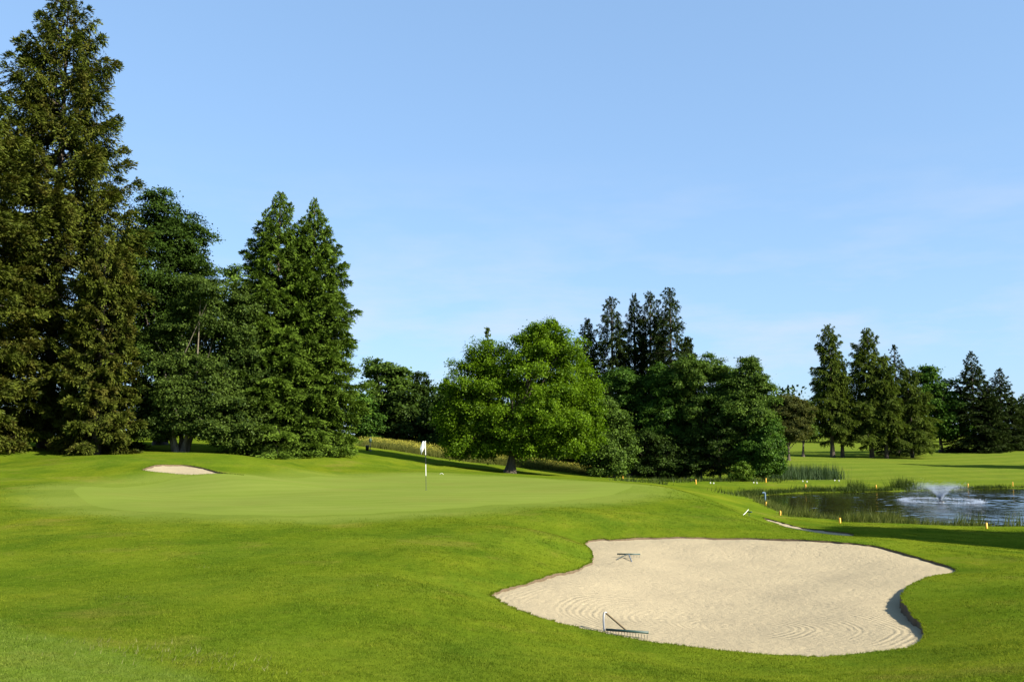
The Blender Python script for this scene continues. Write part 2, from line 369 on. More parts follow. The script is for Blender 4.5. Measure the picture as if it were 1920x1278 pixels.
ctrl = [P(*q) for q in [
 (-400,1278,6.5),(0,1278,7.0),(480,1278,7.4),(960,1278,8.0),(1500,1278,8.6),(1920,1278,8.4),(2300,1278,8),
 (0,1170,10),(250,1190,9.5),(0,1100,14),(0,1000,23),(0,950,30),(0,900,42),(0,868,54),(300,1100,14),(300,1000,22.5),
 (600,1200,9.8),(600,1100,14),(600,1030,19),(600,985,24.6),(800,1200,10),(800,1100,14.3),(850,1040,18.6),(850,1000,22.2),
 (1000,1230,9.7),(1000,1050,19.6),(1050,1000,23.5),(1150,985,27),(1200,950,33),(1300,985,28.6),(1050,960,28.5),
 (1300,1250,10.2),(1600,1255,10.6),(1800,1230,10.4),(1800,1150,14.2),(1800,1105,17.6),(1850,1072,19.8),(1920,1100,16.6),(1920,1200,11),
 (2100,1100,16),(1920,1055,21.5),(1850,1040,23.4),(1760,1022,25.8),(1660,1008,27.6),(1560,1004,28.6),(1500,994,30),(1440,981,31.5),(1440,986,34),(1440,984,36.5),(1500,999,32.5),(1500,1000,34.5),(1560,1008,31),(1400,968,36),(1600,1012,31),(1380,952,35),(1300,923,40.5),(1240,911,45),
 (2200,1060,22),
 (100,925,36),(200,900,43),(480,897,46),(300,858,53),(400,858,54),(500,868,53),(200,850,56),(120,880,47),
 (0,842,61),(150,842,62),(340,846,62.5),(560,859,64),(640,852,66),(600,880,55),(700,875,60),(760,872,66),(700,860,66),
 (100,824,100),(300,824,100),(500,824,100),(100,817,160),(400,817,160),
 (680,838,84),(660,826,105),(750,850,81),(830,866,78),(955,886,72),(900,885,62),(1090,889,80),(1150,895,80),(1050,895,60),(1200,903,64),
 (1290,906,72),(1250,907,60),(1350,906,73),(1440,905,74),(1560,900,80),(1400,925,64),(1370,935,52),
 (1500,968,45),(1463,966,47),(1436,950,53),(1420,962,44),(1600,985,40.5),(1700,992,39.5),(1920,997,38),(1750,1010,33.5),(1900,1022,31.5),(2200,1005,36),
 (1640,916,73),(1560,918,73),(1820,913,76),(1920,910,77),(1920,903,84),(1700,885,100),(1800,870,122),(1560,860,128),(1640,858,138),(1825,842,158),(1920,838,168),
 (1500,842,190),(1920,870,118),(2300,880,110),(2300,840,170)]]
ctrl += [np.array(p) for p in [(30,88,-1.9),(15,92,-1.8),(40,100,-1.7),(5,0,.55),(-5,0,.7),(0,-5,.7),(0,-12,.6),(15,0,.1),(-15,0,.6),(20,-20,.3),(-20,-20,.6),(40,10,-.6),(-40,15,.4),
 (-60,40,1.2),(60,30,-1.2),(0,-80,.4),(90,-40,0),(-90,-40,.6),(150,60,-.5),(-150,80,2.2),(0,400,2.2),(250,400,2.0),(-250,400,2.4),(400,100,1),(-400,100,2.2),(0,-400,1),
 (0,1500,2.2),(1500,1500,2),(-1500,1500,2.2),(1500,-1500,2),(-1500,-1500,2)]]
ctrl += list(bunker1[::2]) + list(bunker2[::2]) + list(bunker3[::2]) + list(green_o[::2])
for i in range(0, len(pond_o)):
    ctrl.append(pond_o[i] + np.array((0, 0, .10)))
ctrl = np.array(ctrl)
def feat(x, y):
    r = np.maximum(np.hypot(x, y), 5.0)
    return np.stack([x/r, y/r, np.log(r)*.9], -1)
FC = feat(ctrl[:, 0], ctrl[:, 1]); CC = .06
def kern(a, b): return np.sqrt(((a[:, None]-b[None])**2).sum(-1) + CC*CC)
KM = kern(FC, FC) - np.eye(len(FC))*.004
AM = np.block([[KM, np.ones((len(FC), 1))], [np.ones((1, len(FC))), np.zeros((1, 1))]])
WT = np.linalg.solve(AM, np.concatenate([ctrl[:, 2], [0]]))
def sstep(a, b, x): t = np.clip((x-a)/(b-a), 0, 1); return t*t*(3-2*t)
def wob(x, y):
    return .02*np.sin(x*1.1+.7*np.sin(y*.8))*np.sin(y*.9+.5) + .012*np.sin(x*2.6+y*1.7)+.03*np.sin(x*.37-y*.29) + .16*sstep(30, 40, np.hypot(x, y))*sstep(5, 12, -x)*(1-sstep(62, 75, y))*np.sin(x*.42+y*.16)*np.sin(y*.5+x*.1)
def height(x, y):
    x = np.atleast_1d(np.asarray(x, float)); y = np.atleast_1d(np.asarray(y, float)); out = np.empty(len(x))
    for i in range(0, len(x), 20000):
        out[i:i+20000] = kern(feat(x[i:i+20000], y[i:i+20000]), FC) @ WT[:-1] + WT[-1]
    return out + wob(x, y)
def hz(x, y): return float(height([x], [y])[0])
def inside(poly, x, y):
    x = np.asarray(x); y = np.asarray(y); c = np.zeros(len(x), bool); n = len(poly)
    for i in range(n):
        x1, y1 = poly[i][:2]; x2, y2 = poly[(i+1) % n][:2]
        k = ((y1 > y) != (y2 > y)); 
        with np.errstate(divide='ignore', invalid='ignore'): xi = (x2-x1)*(y-y1)/(y2-y1+1e-12)+x1
        c ^= k & (x < xi)
    return c
def edge_dist(poly, x, y):
    x = np.asarray(x, float); y = np.asarray(y, float); d = np.full(len(x), 1e9); n = len(poly)
    for i in range(n):
        a = poly[i][:2]; b = poly[(i+1) % n][:2]; ab = b-a
        t = np.clip(((x-a[0])*ab[0]+(y-a[1])*ab[1])/(ab@ab+1e-12), 0, 1)
        d = np.minimum(d, np.hypot(x-a[0]-t*ab[0], y-a[1]-t*ab[1]))
    return d
def grd(px, py, lo=5.0, hi=300.0):
    """first ground point under a pixel of the photograph"""
    a = (px-960.0)/F_PX; b = (639.0-py)/F_PX; dy = CP-b*SP; dz = SP+b*CP
    Y = np.exp(np.linspace(math.log(lo), math.log(hi), 3000)); x = a*Y/dy; z = EYE+dz*Y/dy
    k = np.nonzero(z < height(x, Y))[0]
    i = k[0] if len(k) else len(Y)-1
    return np.array((x[i], Y[i], hz(x[i], Y[i])))

b1 = smooth_loop(bunker1[:, :2], 400); b2 = smooth_loop(bunker2[:, :2], 90); b3 = smooth_loop(bunker3[:, :2], 70)
go = smooth_loop(green_o[:, :2], 160); po = smooth_loop(pond_o[:, :2], 160)

b1 = b1+rng.normal(0, .016, b1.shape)+.03*np.sin(np.arange(len(b1))*.9+2*np.sin(np.arange(len(b1))*.23))[:, None]*np.array((.6, .8))
b2 = b2+rng.normal(0, .03, b2.shape)
def cdt(points, loops):
    vs = [Vector(p) for p in points]; ed = []
    for lp in loops:
        s0 = len(vs); vs += [Vector(p) for p in lp]; n = len(lp)
        ed += [(s0+i, s0+(i+1) % n) for i in range(n)]
    v, e, f, *_ = delaunay_2d_cdt(vs, ed, [], 0, 1e-5, False)
    return np.array([(q.x, q.y) for q in v]), np.array([tuple(t) for t in f if len(t) == 3])
def zone(x0, x1, y0, y1, st, hole=None):
    xs = np.arange(x0, x1, st); ys = np.arange(y0, y1, st); X, Y = np.meshgrid(xs, ys); X = X.ravel(); Y = Y.ravel()
    if hole:
        k = ~((X > hole[0]) & (X < hole[1]) & (Y > hole[2]) & (Y < hole[3])); X = X[k]; Y = Y[k]
    j = rng.uniform(-.22, .22, (len(X), 2))*st
    return np.stack([X, Y], 1)+j
gp = np.vstack([zone(-20, 22, 4, 34, .45), zone(-62, 62, -12, 92, 1.1, (-20.2, 22.2, 3.8, 34.2)),
                zone(-260, 260, -120, 300, 7, (-63, 63, -13, 93)), zone(-2500, 2500, -1500, 3500, 110, (-265, 265, -125, 305))])
keep = np.ones(len(gp), bool)
for lp, dd in ((b1, .22), (b2, .4), (b3, .35), (go, .4), (po, .4)): keep &= edge_dist(lp, gp[:, 0], gp[:, 1]) > dd
gp = gp[keep]
GV, GF = cdt(gp, [b1, b2, b3, go, po])
GZ = height(GV[:, 0], GV[:, 1])
inp = inside(po, GV[:, 0], GV[:, 1]); dp = edge_dist(po, GV[:, 0], GV[:, 1])
GZ = np.where(inp & (dp > 1e-3), np.minimum(GZ, WATER_Z-.05-np.minimum(dp*.35, 1.2)), GZ)
ing = inside(go, GV[:, 0], GV[:, 1])
dg = edge_dist(go, GV[:, 0], GV[:, 1])
mow = np.where(ing, 1, 1-sstep(.8, 3.2, dg))*.85
cut = sstep(0, 1.8, dg)
mow = np.maximum(mow, .45*sstep(60, 95, GV[:, 1])*sstep(12, 25, GV[:, 0]))
fc = GV[GF].mean(1)
f_green = inside(go, fc[:, 0], fc[:, 1])
f_b1 = inside(b1, fc[:, 0], fc[:, 1]); f_b2 = inside(b2, fc[:, 0], fc[:, 1]); f_b3 = inside(b3, fc[:, 0], fc[:, 1])

M_turf = ground_material(); M_green = green_material()
M_soil = simple_mat('bunker lip soil', (.080, .055, .028), .95, 0, .5, 12)
def sub_mesh(mb, faces, mat=0, sh=None):
    u, inv = np.unique(faces.ravel(), return_inverse=True)
    mb.add(np.column_stack([GV[u], GZ[u]]), inv.reshape(-1, 3), (mow if sh is None else sh)[u], mat)
def face_up(V, F):
    a = V[F[:, 1]]-V[F[:, 0]]; b = V[F[:, 2]]-V[F[:, 0]]
    fl = (a[:, 0]*b[:, 1]-a[:, 1]*b[:, 0]) < 0
    F = F.copy(); F[fl] = F[fl][:, ::-1]; return F
GF = face_up(GV, GF)
def lip(k, x, y):
    return {1: .045, 2: .07, 3: .05}[k] + (.13*sstep(5.8, 6.8, x)*sstep(12.4, 13.4, y)*(1-sstep(17.5, 19.5, y)) if k == 1 else 0*x)
mb = MB(); sub_mesh(mb, GF[~(f_green | f_b1 | f_b2 | f_b3)])
for lp, k in ((b1, 1), (b2, 2), (b3, 3)):
    z = height(lp[:, 0], lp[:, 1]); n = len(lp); cc = lp.mean(0)
    inn = lp + (cc-lp)/np.linalg.norm(cc-lp, axis=1)[:, None]*.03
    mb.add(np.vstack([np.column_stack([lp, z]), np.column_stack([inn, z-lip(k, lp[:, 0], lp[:, 1])-.07])]), [[i, (i+1) % n, n+(i+1) % n, n+i] for i in range(n)], .5, 1)
tag(mb.build('ground', [M_turf, M_soil], smooth=True), kind='structure')
mb = MB(); sub_mesh(mb, GF[f_green], 0, cut); tag(mb.build('putting_green', M_green, smooth=True), kind='structure')

c1 = grd(1390, 1170); c2 = grd(1560, 1155); c3 = grd(1100, 1120)
M_sand = sand_material([(c1[0]+.1, c1[1], .45, 4.6, 56.0)])
def sand_sheet(lp, k, st, depth, run):
    x0, y0 = lp.min(0); x1, y1 = lp.max(0)
    g = zone(x0, x1, y0, y1, st); g = g[inside(lp, g[:, 0], g[:, 1])]; g = g[edge_dist(lp, g[:, 0], g[:, 1]) > st*.5]
    V, Fc = cdt(g, [lp]); m = V[Fc].mean(1); Fc = face_up(V, Fc[inside(lp, m[:, 0], m[:, 1])])
    d = edge_dist(lp, V[:, 0], V[:, 1]); bz = height(lp[:, 0], lp[:, 1])
    w = 1/((V[:, None]-lp[None, ::3])**2).sum(-1).clip(1e-4)
    base = (w*bz[None, ::3]).sum(1)/w.sum(1); lbase = (w*lip(k, lp[::3, 0], lp[::3, 1])[None]).sum(1)/w.sum(1)
    z = base - lbase - depth*sstep(0, run, d) + .012*np.sin(V[:, 0]*3.1+np.sin(V[:, 1]*2.3))*np.sin(V[:, 1]*2.7)
    global sand_last; sand_last = (V, z)
    mb = MB(); mb.add(np.column_stack([V, z]), Fc); return tag(mb.build('bunker_sand', M_sand, smooth=True), kind='structure')
sand_sheet(b1, 1, .16, .20, 3.0); S1 = sand_last
sand_sheet(b2, 2, .4, .03, 1.5); sand_sheet(b3, 3, .5, .02, 1.5)
def sand_z(x, y):
    V, z = S1; d = np.hypot(V[:, 0]-x, V[:, 1]-y); k = np.argsort(d)[:4]; return float(np.average(z[k], weights=1/(d[k]+.01)))

# pond water
FX, FY = on_level(1764, 940, WATER_Z)[:2]
_wl = smooth_loop(np.array([p + (p-po.mean(0))/np.linalg.norm(p-po.mean(0))*.5 for p in po[::3]]), 160)
_wg = zone(_wl[:, 0].min(), 46, _wl[:, 1].min(), _wl[:, 1].max(), .15); _wg = _wg[inside(_wl, _wg[:, 0], _wg[:, 1])]; _wg = _wg[edge_dist(_wl, _wg[:, 0], _wg[:, 1]) > .1]
wv_, wf_ = cdt(_wg, [_wl])
wz = np.zeros(len(wv_))
for i in range(34):
    lam = .45*(3.2/.45)**rng.random(); a_ = rng.normal(1.25, .75); kx, ky = 2*math.pi/lam*math.cos(a_), 2*math.pi/lam*math.sin(a_)
    wz += .0026*lam**.8*np.sin(kx*wv_[:, 0]+ky*wv_[:, 1]+rng.uniform(0, 6.28))
ruf = .16+.84*sstep(15, 26, wv_[:, 0])
ruf = ruf*(.55+.45*np.sin(wv_[:, 0]*.35+wv_[:, 1]*.5+np.sin(wv_[:, 1]*.3))); ruf = np.maximum(ruf, .9*(1-sstep(4, 9, np.hypot(wv_[:, 0]-FX, wv_[:, 1]-FY))))
ruf = ruf*sstep(.2, 3.0, edge_dist(po, wv_[:, 0], wv_[:, 1])+.6)
mb = MB(); mb.add(np.column_stack([wv_, WATER_Z+wz*ruf]), face_up(wv_, wf_))
tag(mb.build('water', water_material(FX, FY), smooth=True), kind='structure')
print('terrain', len(GV), len(GF))

# ------------------------------------------------------------------ trees
BARK = bark_mat('grey brown bark', (.020, .015, .010), (.075, .058, .042))
BARK_PALE = bark_mat('pale bark', (.06, .05, .035), (.20, .17, .12))
def unit(n):
    v = rng.normal(size=(n, 3)); return v/np.linalg.norm(v, axis=1)[:, None]
class Tree: pass
def conifer(name, label, top, d, hw, mat, n=30000, prof=None, bare=.04, droop=.5, upturn=.5, spray=(.3, .5), hang=.45, gaps=.0, group=None, bark=None, cat='tree', irr=.18, lean=0.0, trunk_px=None, hollow=.25, dens=9.0):
    """hw: half width of the crown in pixels of the photograph; prof: (height fraction, width fraction) pairs"""
    tp = P(top[0], top[1], d); bx = tp[0]; by = d; bz = hz(bx, by); H = tp[2]-bz; Rm = hw*d/F_PX
    root = empty(name, (bx, by, bz-.1)); tag(root, label, cat, group)
    prof = prof or [(0, .9), (.12, 1), (.35, .86), (.6, .6), (.8, .34), (.93, .13), (1, .02)]
    pt = np.array(prof)
    tb = MB()
    zs = np.linspace(0, 1, 9); r0 = .011*H+.06
    wx = lean*H*zs**2
    trunk = np.stack([wx+.04*np.sin(zs*5+bx), .04*np.cos(zs*4), zs*H], 1)
    rad = r0*(1-zs)**.8+.015; rad[0] *= 1.45; rad[1] *= 1.05
    tb.tube(trunk, rad, 8)
    cb = MB(); nb = int(H*dens); area = 0; br = []
    for i in range(nb):
        t = bare + (1-bare)*((i+rng.random())/nb)**1.0
        if gaps and rng.random() < gaps*(1-.5*t): continue
        L = Rm*np.interp(t, pt[:, 0], pt[:, 1])*rng.uniform(1-irr*2.2, 1+irr)+.07
        br.append((t, i*2.399963+rng.normal(0, .3), L)); area += L**1.35
    for (t, az, L) in br:
        m = max(8, int(n*L**1.35/area))
        out = np.array((math.cos(az), math.sin(az), 0)); sd_ = np.array((-out[1], out[0], 0))
        a = np.interp(t, [0, .5, .85, 1], [-.15, .05, .5, 1.3])*1.0; b_ = droop*np.interp(t, [0, .6, 1], [1.15, 1, .2]); c_ = upturn*np.interp(t, [0, .5, 1], [.7, 1, .2])
        z0 = t*H; x0 = np.interp(t, zs, wx)
        def crv(s): return np.stack([x0+out[0]*L*s, out[1]*L*s, z0+L*(a*s-b_*s**2+c_*s**3*.8)], -1)
        ss = np.linspace(0, .92, 5); tb.tube(crv(ss), np.linspace(.012*L+.012, .006, 5), 3, cap=False)
        # twigs leave the bough to both sides and hang; each carries a string of needle sprays
        K = 9; nt_ = max(2, m//K)
        s = hollow+(1-hollow)*rng.random(nt_)**.75
        sg = rng.choice([-1.0, 1.0], nt_); wl = (.33*L*np.sin(np.clip(s, .02, 1)*math.pi*.9)**.8+.10*min(1, L/1.2))*rng.uniform(.55, 1.1, nt_)
        fw = rng.uniform(.25, .9, nt_)+.8*(s > .9); hr = (.25+.75*rng.random(nt_)**1.2)*hang*(.35+.65*min(1, L/3))*np.sin(np.clip(s, .15, .93)*math.pi)**.6
        u = (np.arange(K)[None]+rng.random((nt_, K)))/K
        b0_ = crv(s)+rng.normal(0, .04, (nt_, 3))
        dirx = out*fw[:, None]+sd_*sg[:, None]*.9; dirx /= np.linalg.norm(dirx, axis=1)[:, None]
        p = b0_[:, None]+dirx[:, None]*(u*wl[:, None])[..., None]; p[..., 2] -= hr[:, None]*u**1.4
        tip = np.where((s > .86) | (t > .92), .35, 0.0)
        dd = dirx[:, None]*wl[:, None, None]+np.array((0, 0, -1.0))*((hr[:, None]*1.4*u**.4)-tip[:, None])[..., None]
        dd = dd/(np.linalg.norm(dd, axis=2)[..., None]+1e-6)+rng.normal(0, .32, (nt_, K, 3))
        tw = np.clip(.42+.2*s+rng.normal(0, .2, nt_)+rng.normal(0, .12), 0, 1)
        p = p.reshape(-1, 3)+rng.normal(0, .025, (nt_*K, 3)); dd = dd.reshape(-1, 3); n_ = nt_*K
        nr = unit(n_)*.8+np.array((0, 0, .8))+out*.5
        ln = rng.uniform(*spray, n_)*(.75+.25*min(1, L/2)); wd = ln*rng.uniform(.26, .45, n_)
        sh = np.clip(np.repeat(tw, K)+rng.normal(0, .12, n_)+(u.ravel()-.5)*.3, 0, 1)
        cb.leaves(p, dd, nr, ln, wd, sh)
    # leading shoot
    m = 60; p = np.stack([np.full(m, wx[-1])+rng.normal(0, .06, m), rng.normal(0, .06, m), H*(1-rng.random(m)*.03)], 1)
    cb.leaves(p, np.array((0, 0, 1.0))+rng.normal(0, .5, (m, 3)), unit(m), np.full(m, spray[0]), np.full(m, spray[0]*.35), np.full(m, .5))
    tb.build('trunk', bark or BARK, root, True); cb.build('crown', mat, root)
    return root
def broadleaf(name, label, base, d, blobs, mat, n=30000, leaf=(.16, .26), stems=1, trunk_r=None, bark=None, gap=.45, clump=.55, group=None, cat='tree', limbs=26, depth=None, flat=.6, spread=.46, lobes=15):
    """blobs: (px, py, rx, ry) lobes of the crown as seen in the photograph, made solid at distance d"""
    b0 = P(base[0], base[1], d); bx, by = b0[0], d; bz = hz(bx, by)
    root = empty(name, (bx, by, bz-.08)); tag(root, label, cat, group)
    o0 = np.array((bx, by, bz-.08)); E = []
    for q in blobs:
        c = P(q[0], q[1], d)-o0; rx = q[2]*d/F_PX; rz = q[3]*d/F_PX
        ry = (q[4] if len(q) > 4 else 1.0)*rx
        c[1] += (q[5] if len(q) > 5 else rng.uniform(-.25, .25)*rx)
        E.append((c, np.array((rx, ry, rz))))
    vol = np.array([np.prod(e[1])**(2/3) for e in E]); vol /= vol.sum()
    cs = clump; nl = 34; nc = max(12, n//nl)
    cen = []; nrm = []
    for (c, r), w in zip(E, vol):
        # the lobe breaks up into smaller boughs with gaps between them
        ns = max(6, int(5+lobes*np.prod(r)**(1/3)/2.2)); u = unit(ns*3); u = u[u[:, 2] > -.9][:ns]
        rm = np.prod(r)**(1/3)
        sc_ = c+u*r*rng.uniform(.62, .92, len(u))[:, None]; sr = rm*rng.uniform(.20, .42, len(u))
        sw = sr**1.8; sw = sw/sw.sum(); want = nc*w
        for q, rad_, f in zip(sc_, sr, sw):
            k_ = max(2, int(want*.76*f+rng.random())); v = unit(k_); v[:, 2] = np.where(v[:, 2] < -.3, -v[:, 2]*.5, v[:, 2])
            p = q+v*np.array((1.15, 1.15, .8))*rad_*(.45+.6*rng.random(k_)**.6)[:, None]
            cen.append(p); nn_ = (q-c)/r; nrm.append(v*.7+nn_/(np.linalg.norm(nn_)+1e-6)*.5)
        k_ = int(want*.24)+1; v = unit(k_); cen.append(c+v*r*(.3+.6*rng.random(k_))[:, None]); nrm.append(v)
    cen = np.vstack(cen); nrm = np.vstack(nrm); nrm /= np.linalg.norm(nrm, axis=1)[:, None]+1e-9
    ok = cen[:, 2] > .35; cen = cen[ok]; nrm = nrm[ok]
    # inside-ness: clumps deep in the crown carry fewer leaves
    k = len(cen); tone = rng.normal(0, .19, k)
    cb = MB(); ci = np.repeat(np.arange(k), nl)
    off = rng.normal(0, 1, (len(ci), 3))*np.array((1, 1, flat))*cs*spread
    size = rng.uniform(.6, 1.35, k)[ci]; p = cen[ci]+off*size[:, None]
    p[:, 2] = np.maximum(p[:, 2], .12)
    nn = nrm[ci]*.7+np.array((0, 0, .5))+unit(len(ci))*.8
    dd = nrm[ci]*.5+unit(len(ci))*.9+np.array((0, 0, -.35))
    dd -= nn*((dd*nn).sum(1)/(nn*nn).sum(1))[:, None]*.8
    ln = rng.uniform(*leaf, len(ci)); wd = ln*rng.uniform(.55, .85, len(ci))
    sh = np.clip(.45+tone[ci]+rng.normal(0, .18, len(ci))+.12*off[:, 2]/cs, 0, 1)
    cb.leaves(p, dd, nn, ln, wd, sh)
    tb = MB(); top = max(e[0][2] for e in E); tr = trunk_r or .02*top+.06
    allc = np.mean([e[0] for e in E], 0)
    for s_ in range(stems):
        a = 6.28*s_/max(1, stems)+.6; o = np.array((math.cos(a), math.sin(a), 0))*(0 if stems == 1 else tr*1.3)
        fork = np.array((allc[0]*.45, allc[1]*.45, top*.42)) if stems == 1 else np.array((math.cos(a)*top*.16, math.sin(a)*top*.12, top*.5))
        zs = np.linspace(0, 1, 7)[:, None]; pts = o+fork*zs+np.array((.05, .04, 0))*np.sin(zs*5+s_)*tr*2
        rr = (tr/(1 if stems == 1 else 1.7))*(1-.55*zs[:, 0]); rr[0] *= 1.6; rr[1] *= 1.12
        tb.tube(pts, rr, 9)
        lim = cen[rng.choice(k, max(3, limbs//stems))]
        for q in lim:
            j = rng.uniform(.45, 1.0); st = o+fork*j
            q = q + (st-q)*.12
            mid = (st+q)/2+np.array((0, 0, .12*np.linalg.norm(q-st)))*rng.uniform(-.2, 1)
            tt = np.linspace(0, 1, 6)[:, None]; cv = st*(1-tt)**2+2*mid*tt*(1-tt)+q*tt**2
            tb.tube(cv, np.linspace(tr*.36, .012, 6), 4, cap=False)
    tb.build('trunk', bark or BARK, root, True); cb.build('crown', mat, root)
    return root

L_olive = leaf_mat('olive spruce needles', (.012, .018, .004), (.078, .098, .013), .18, warm=(.084, .066, .015), gloss=.03)
L_spruce = leaf_mat('green spruce needles', (.011, .025, .004), (.090, .145, .016), .18, gloss=.03)
L_dark = leaf_mat('dark spruce needles', (.006, .011, .004), (.032, .050, .011), .10, gloss=.03)
L_larch = leaf_mat('larch needles', (.015, .028, .006), (.092, .126, .020), .3, gloss=.02)
L_beech = leaf_mat('dark beech leaves', (.007, .016, .003), (.045, .082, .010), .22)
L_horn = leaf_mat('hornbeam leaves', (.012, .026, .005), (.080, .122, .019), .28)
L_linden = leaf_mat('bright linden leaves', (.024, .056, .003), (.140, .235, .009), .42)
L_alder = leaf_mat('alder leaves', (.015, .034, .006), (.108, .176, .025), .32)
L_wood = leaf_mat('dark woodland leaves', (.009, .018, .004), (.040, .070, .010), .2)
L_shrub = leaf_mat('fresh shrub leaves', (.038, .075, .008), (.115, .180, .020), .35)
L_oak = leaf_mat('deep green leaves', (.011, .033, .006), (.074, .146, .016), .3)
L_bronze = leaf_mat('bronze tinged leaves', (.020, .028, .007), (.096, .100, .024), .3)

GL = 'tall conifers at the left of the green'
PR = [(0, .95), (.1, 1), (.3, .95), (.6, .82), (.72, .70), (.86, .46), (.93, .25), (.97, .12), (1, .03)]
conifer('spruce_tree', 'tallest olive brown spruce reaching the top of the photo, full of cones', (130, -4), 63, 138, L_olive, 320000, PR, bare=.055, droop=.6, upturn=1.0, hang=1.1, gaps=.0, irr=.26, spray=(.16, .32), dens=11, group=GL)
conifer('spruce_tree', 'olive spruce cut by the left edge of the photo, boughs sweeping the ground', (-50, 90), 57, 165, L_olive, 210000, PR, bare=.08, droop=.5, upturn=.6, hang=.9, gaps=.05, spray=(.16, .32), group=GL)
conifer('spruce_tree', 'shorter olive spruce against the right flank of the tallest spruce', (200, 430), 59, 66, L_olive, 110000, PR, bare=.06, droop=.45, upturn=.6, hang=.9, spray=(.15, .30), group=GL)
PC = [(0, .95), (.08, 1), (.3, .96), (.45, .88), (.6, .76), (.76, .52), (.84, .35), (.92, .165), (.97, .06), (1, .01)]
conifer('spruce_tree', 'left and slightly taller of the two joined pointed green spruces', (526, 360), 65, 104, L_spruce, 230000, PC, bare=.02, droop=.45, upturn=.5, hang=.8, spray=(.14, .28), irr=.11, dens=14, group=GL)
conifer('spruce_tree', 'right one of the two joined pointed green spruces, open lawn to its right', (590, 374), 66, 92, L_spruce, 230000, PC, bare=.02, droop=.45, upturn=.5, hang=.8, spray=(.14, .28), irr=.11, dens=14, group=GL)
broadleaf('beech_tree', 'dark dense beech between the tallest spruce and the pale leaved tree', (300, 842), 71,
  [(292, 420, 62, 66), (335, 450, 55, 62), (300, 520, 88, 88), (355, 545, 52, 80), (270, 620, 80, 100), (330, 650, 80, 100)], L_beech, 140000, leaf=(.13, .22), clump=.5, flat=.6, gap=.55)
broadleaf('hornbeam_tree', 'broad green tree with several pale stems behind the small left bunker', (338, 846), 62,
  [(400, 580, 70, 70), (455, 600, 45, 70), (350, 650, 70, 80), (440, 690, 68, 90), (320, 730, 72, 80), (400, 760, 90, 70), (300, 790, 55, 40), (450, 790, 50, 45), (360, 792, 70, 30), (265, 755, 26, 46), (290, 806, 40, 20, 1, -1), (410, 806, 44, 22, 1, -1.5), (470, 812, 34, 24), (440, 825, 30, 16, 1, -1)],
  L_horn, 200000, leaf=(.10, .18), stems=5, trunk_r=.26, bark=BARK_PALE, clump=.38, flat=.6, gap=.5, limbs=45)
broadleaf('birch_tree', 'thin topped paler tree peeping out behind the left joined spruce', (432, 838), 88, [(432, 520, 22, 32), (425, 570, 38, 45), (450, 640, 45, 70), (440, 740, 45, 80)], L_alder, 16000, leaf=(.18, .3))
# beyond the corridor
broadleaf('pine_tree', 'round headed pine with layered boughs beyond the gap beside the spruces', (725, 832), 112,
  [(715, 700, 36, 26), (745, 712, 30, 26), (722, 738, 44, 26), (735, 770, 42, 26), (715, 800, 40, 24)], L_alder, 22000, leaf=(.25, .42), flat=.28, clump=.75, gap=.5, bark=BARK)
broadleaf('hazel_shrub', 'bright green bushy tree at the foot of the round headed pine', (690, 828), 106, [(682, 770, 22, 40), (692, 800, 28, 28), (672, 800, 18, 30)], L_oak, 10000, leaf=(.2, .34))
broadleaf('dark_tree', 'dark tree with a ragged top right of the round headed pine', (790, 840), 116, [(790, 722, 24, 30), (780, 760, 36, 44), (805, 790, 42, 44)], L_wood, 14000, leaf=(.25, .4), gap=.6)
conifer('spruce_tree', 'slim dark spruce behind the upper left edge of the linden', (838, 712), 112, 34, L_dark, 9000, spray=(.4, .65))
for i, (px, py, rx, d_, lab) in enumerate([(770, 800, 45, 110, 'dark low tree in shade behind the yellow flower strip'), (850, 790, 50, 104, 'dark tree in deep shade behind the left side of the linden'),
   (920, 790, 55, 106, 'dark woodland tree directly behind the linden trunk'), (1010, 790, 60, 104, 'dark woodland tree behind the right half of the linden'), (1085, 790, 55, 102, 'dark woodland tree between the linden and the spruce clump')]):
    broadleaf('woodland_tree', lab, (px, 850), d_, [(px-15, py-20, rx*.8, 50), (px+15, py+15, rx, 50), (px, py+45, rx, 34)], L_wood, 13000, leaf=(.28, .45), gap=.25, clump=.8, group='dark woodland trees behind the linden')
conifer('larch_tree', 'pale feathery conifer tip rising above the left lobe of the linden', (914, 616), 92, 32, L_larch, 12000, spray=(.3, .5), gaps=.1)
conifer('larch_tree', 'pale feathery conifer tip rising behind the right shoulder of the linden', (1043, 604), 92, 36, L_larch, 12000, spray=(.3, .5), gaps=.1)
broadleaf('linden_tree', 'bright green spreading linden with a short stout trunk behind the putting green', (956, 887), 72,
  [(904, 664, 28, 44, 1), (930, 680, 30, 40), (1012, 644, 46, 46), (1004, 662, 44, 52), (1036, 640, 36, 34), (1066, 664, 34, 44), (990, 700, 62, 50), (868, 718, 40, 46), (918, 740, 52, 60), (1074, 724, 48, 54), (1106, 752, 24, 46), (1020, 770, 72, 60, 1.2),
   (874, 788, 52, 50), (846, 770, 28, 42), (945, 800, 62, 48, 1.4), (1074, 798, 52, 48), (1108, 808, 22, 42), (886, 836, 54, 30), (1035, 832, 66, 26), (968, 838, 50, 22, 1.6), (858, 830, 26, 30), (1090, 838, 30, 20)],
  L_linden, 210000, leaf=(.11, .19), trunk_r=.36, clump=.36, flat=.9, gap=.6, limbs=44, spread=.55)
broadleaf('willow_tree', 'leafy rounded green tree at the right foot of the linden, foliage to the ground', (1148, 894), 79,
  [(1128, 775, 34, 38), (1150, 810, 36, 44), (1165, 850, 30, 36), (1118, 840, 40, 42), (1140, 870, 44, 24)], L_alder, 50000, leaf=(.12, .21), clump=.36, flat=.9, stems=3, bark=BARK_PALE)
GS = 'dark spruces rising above the wood'
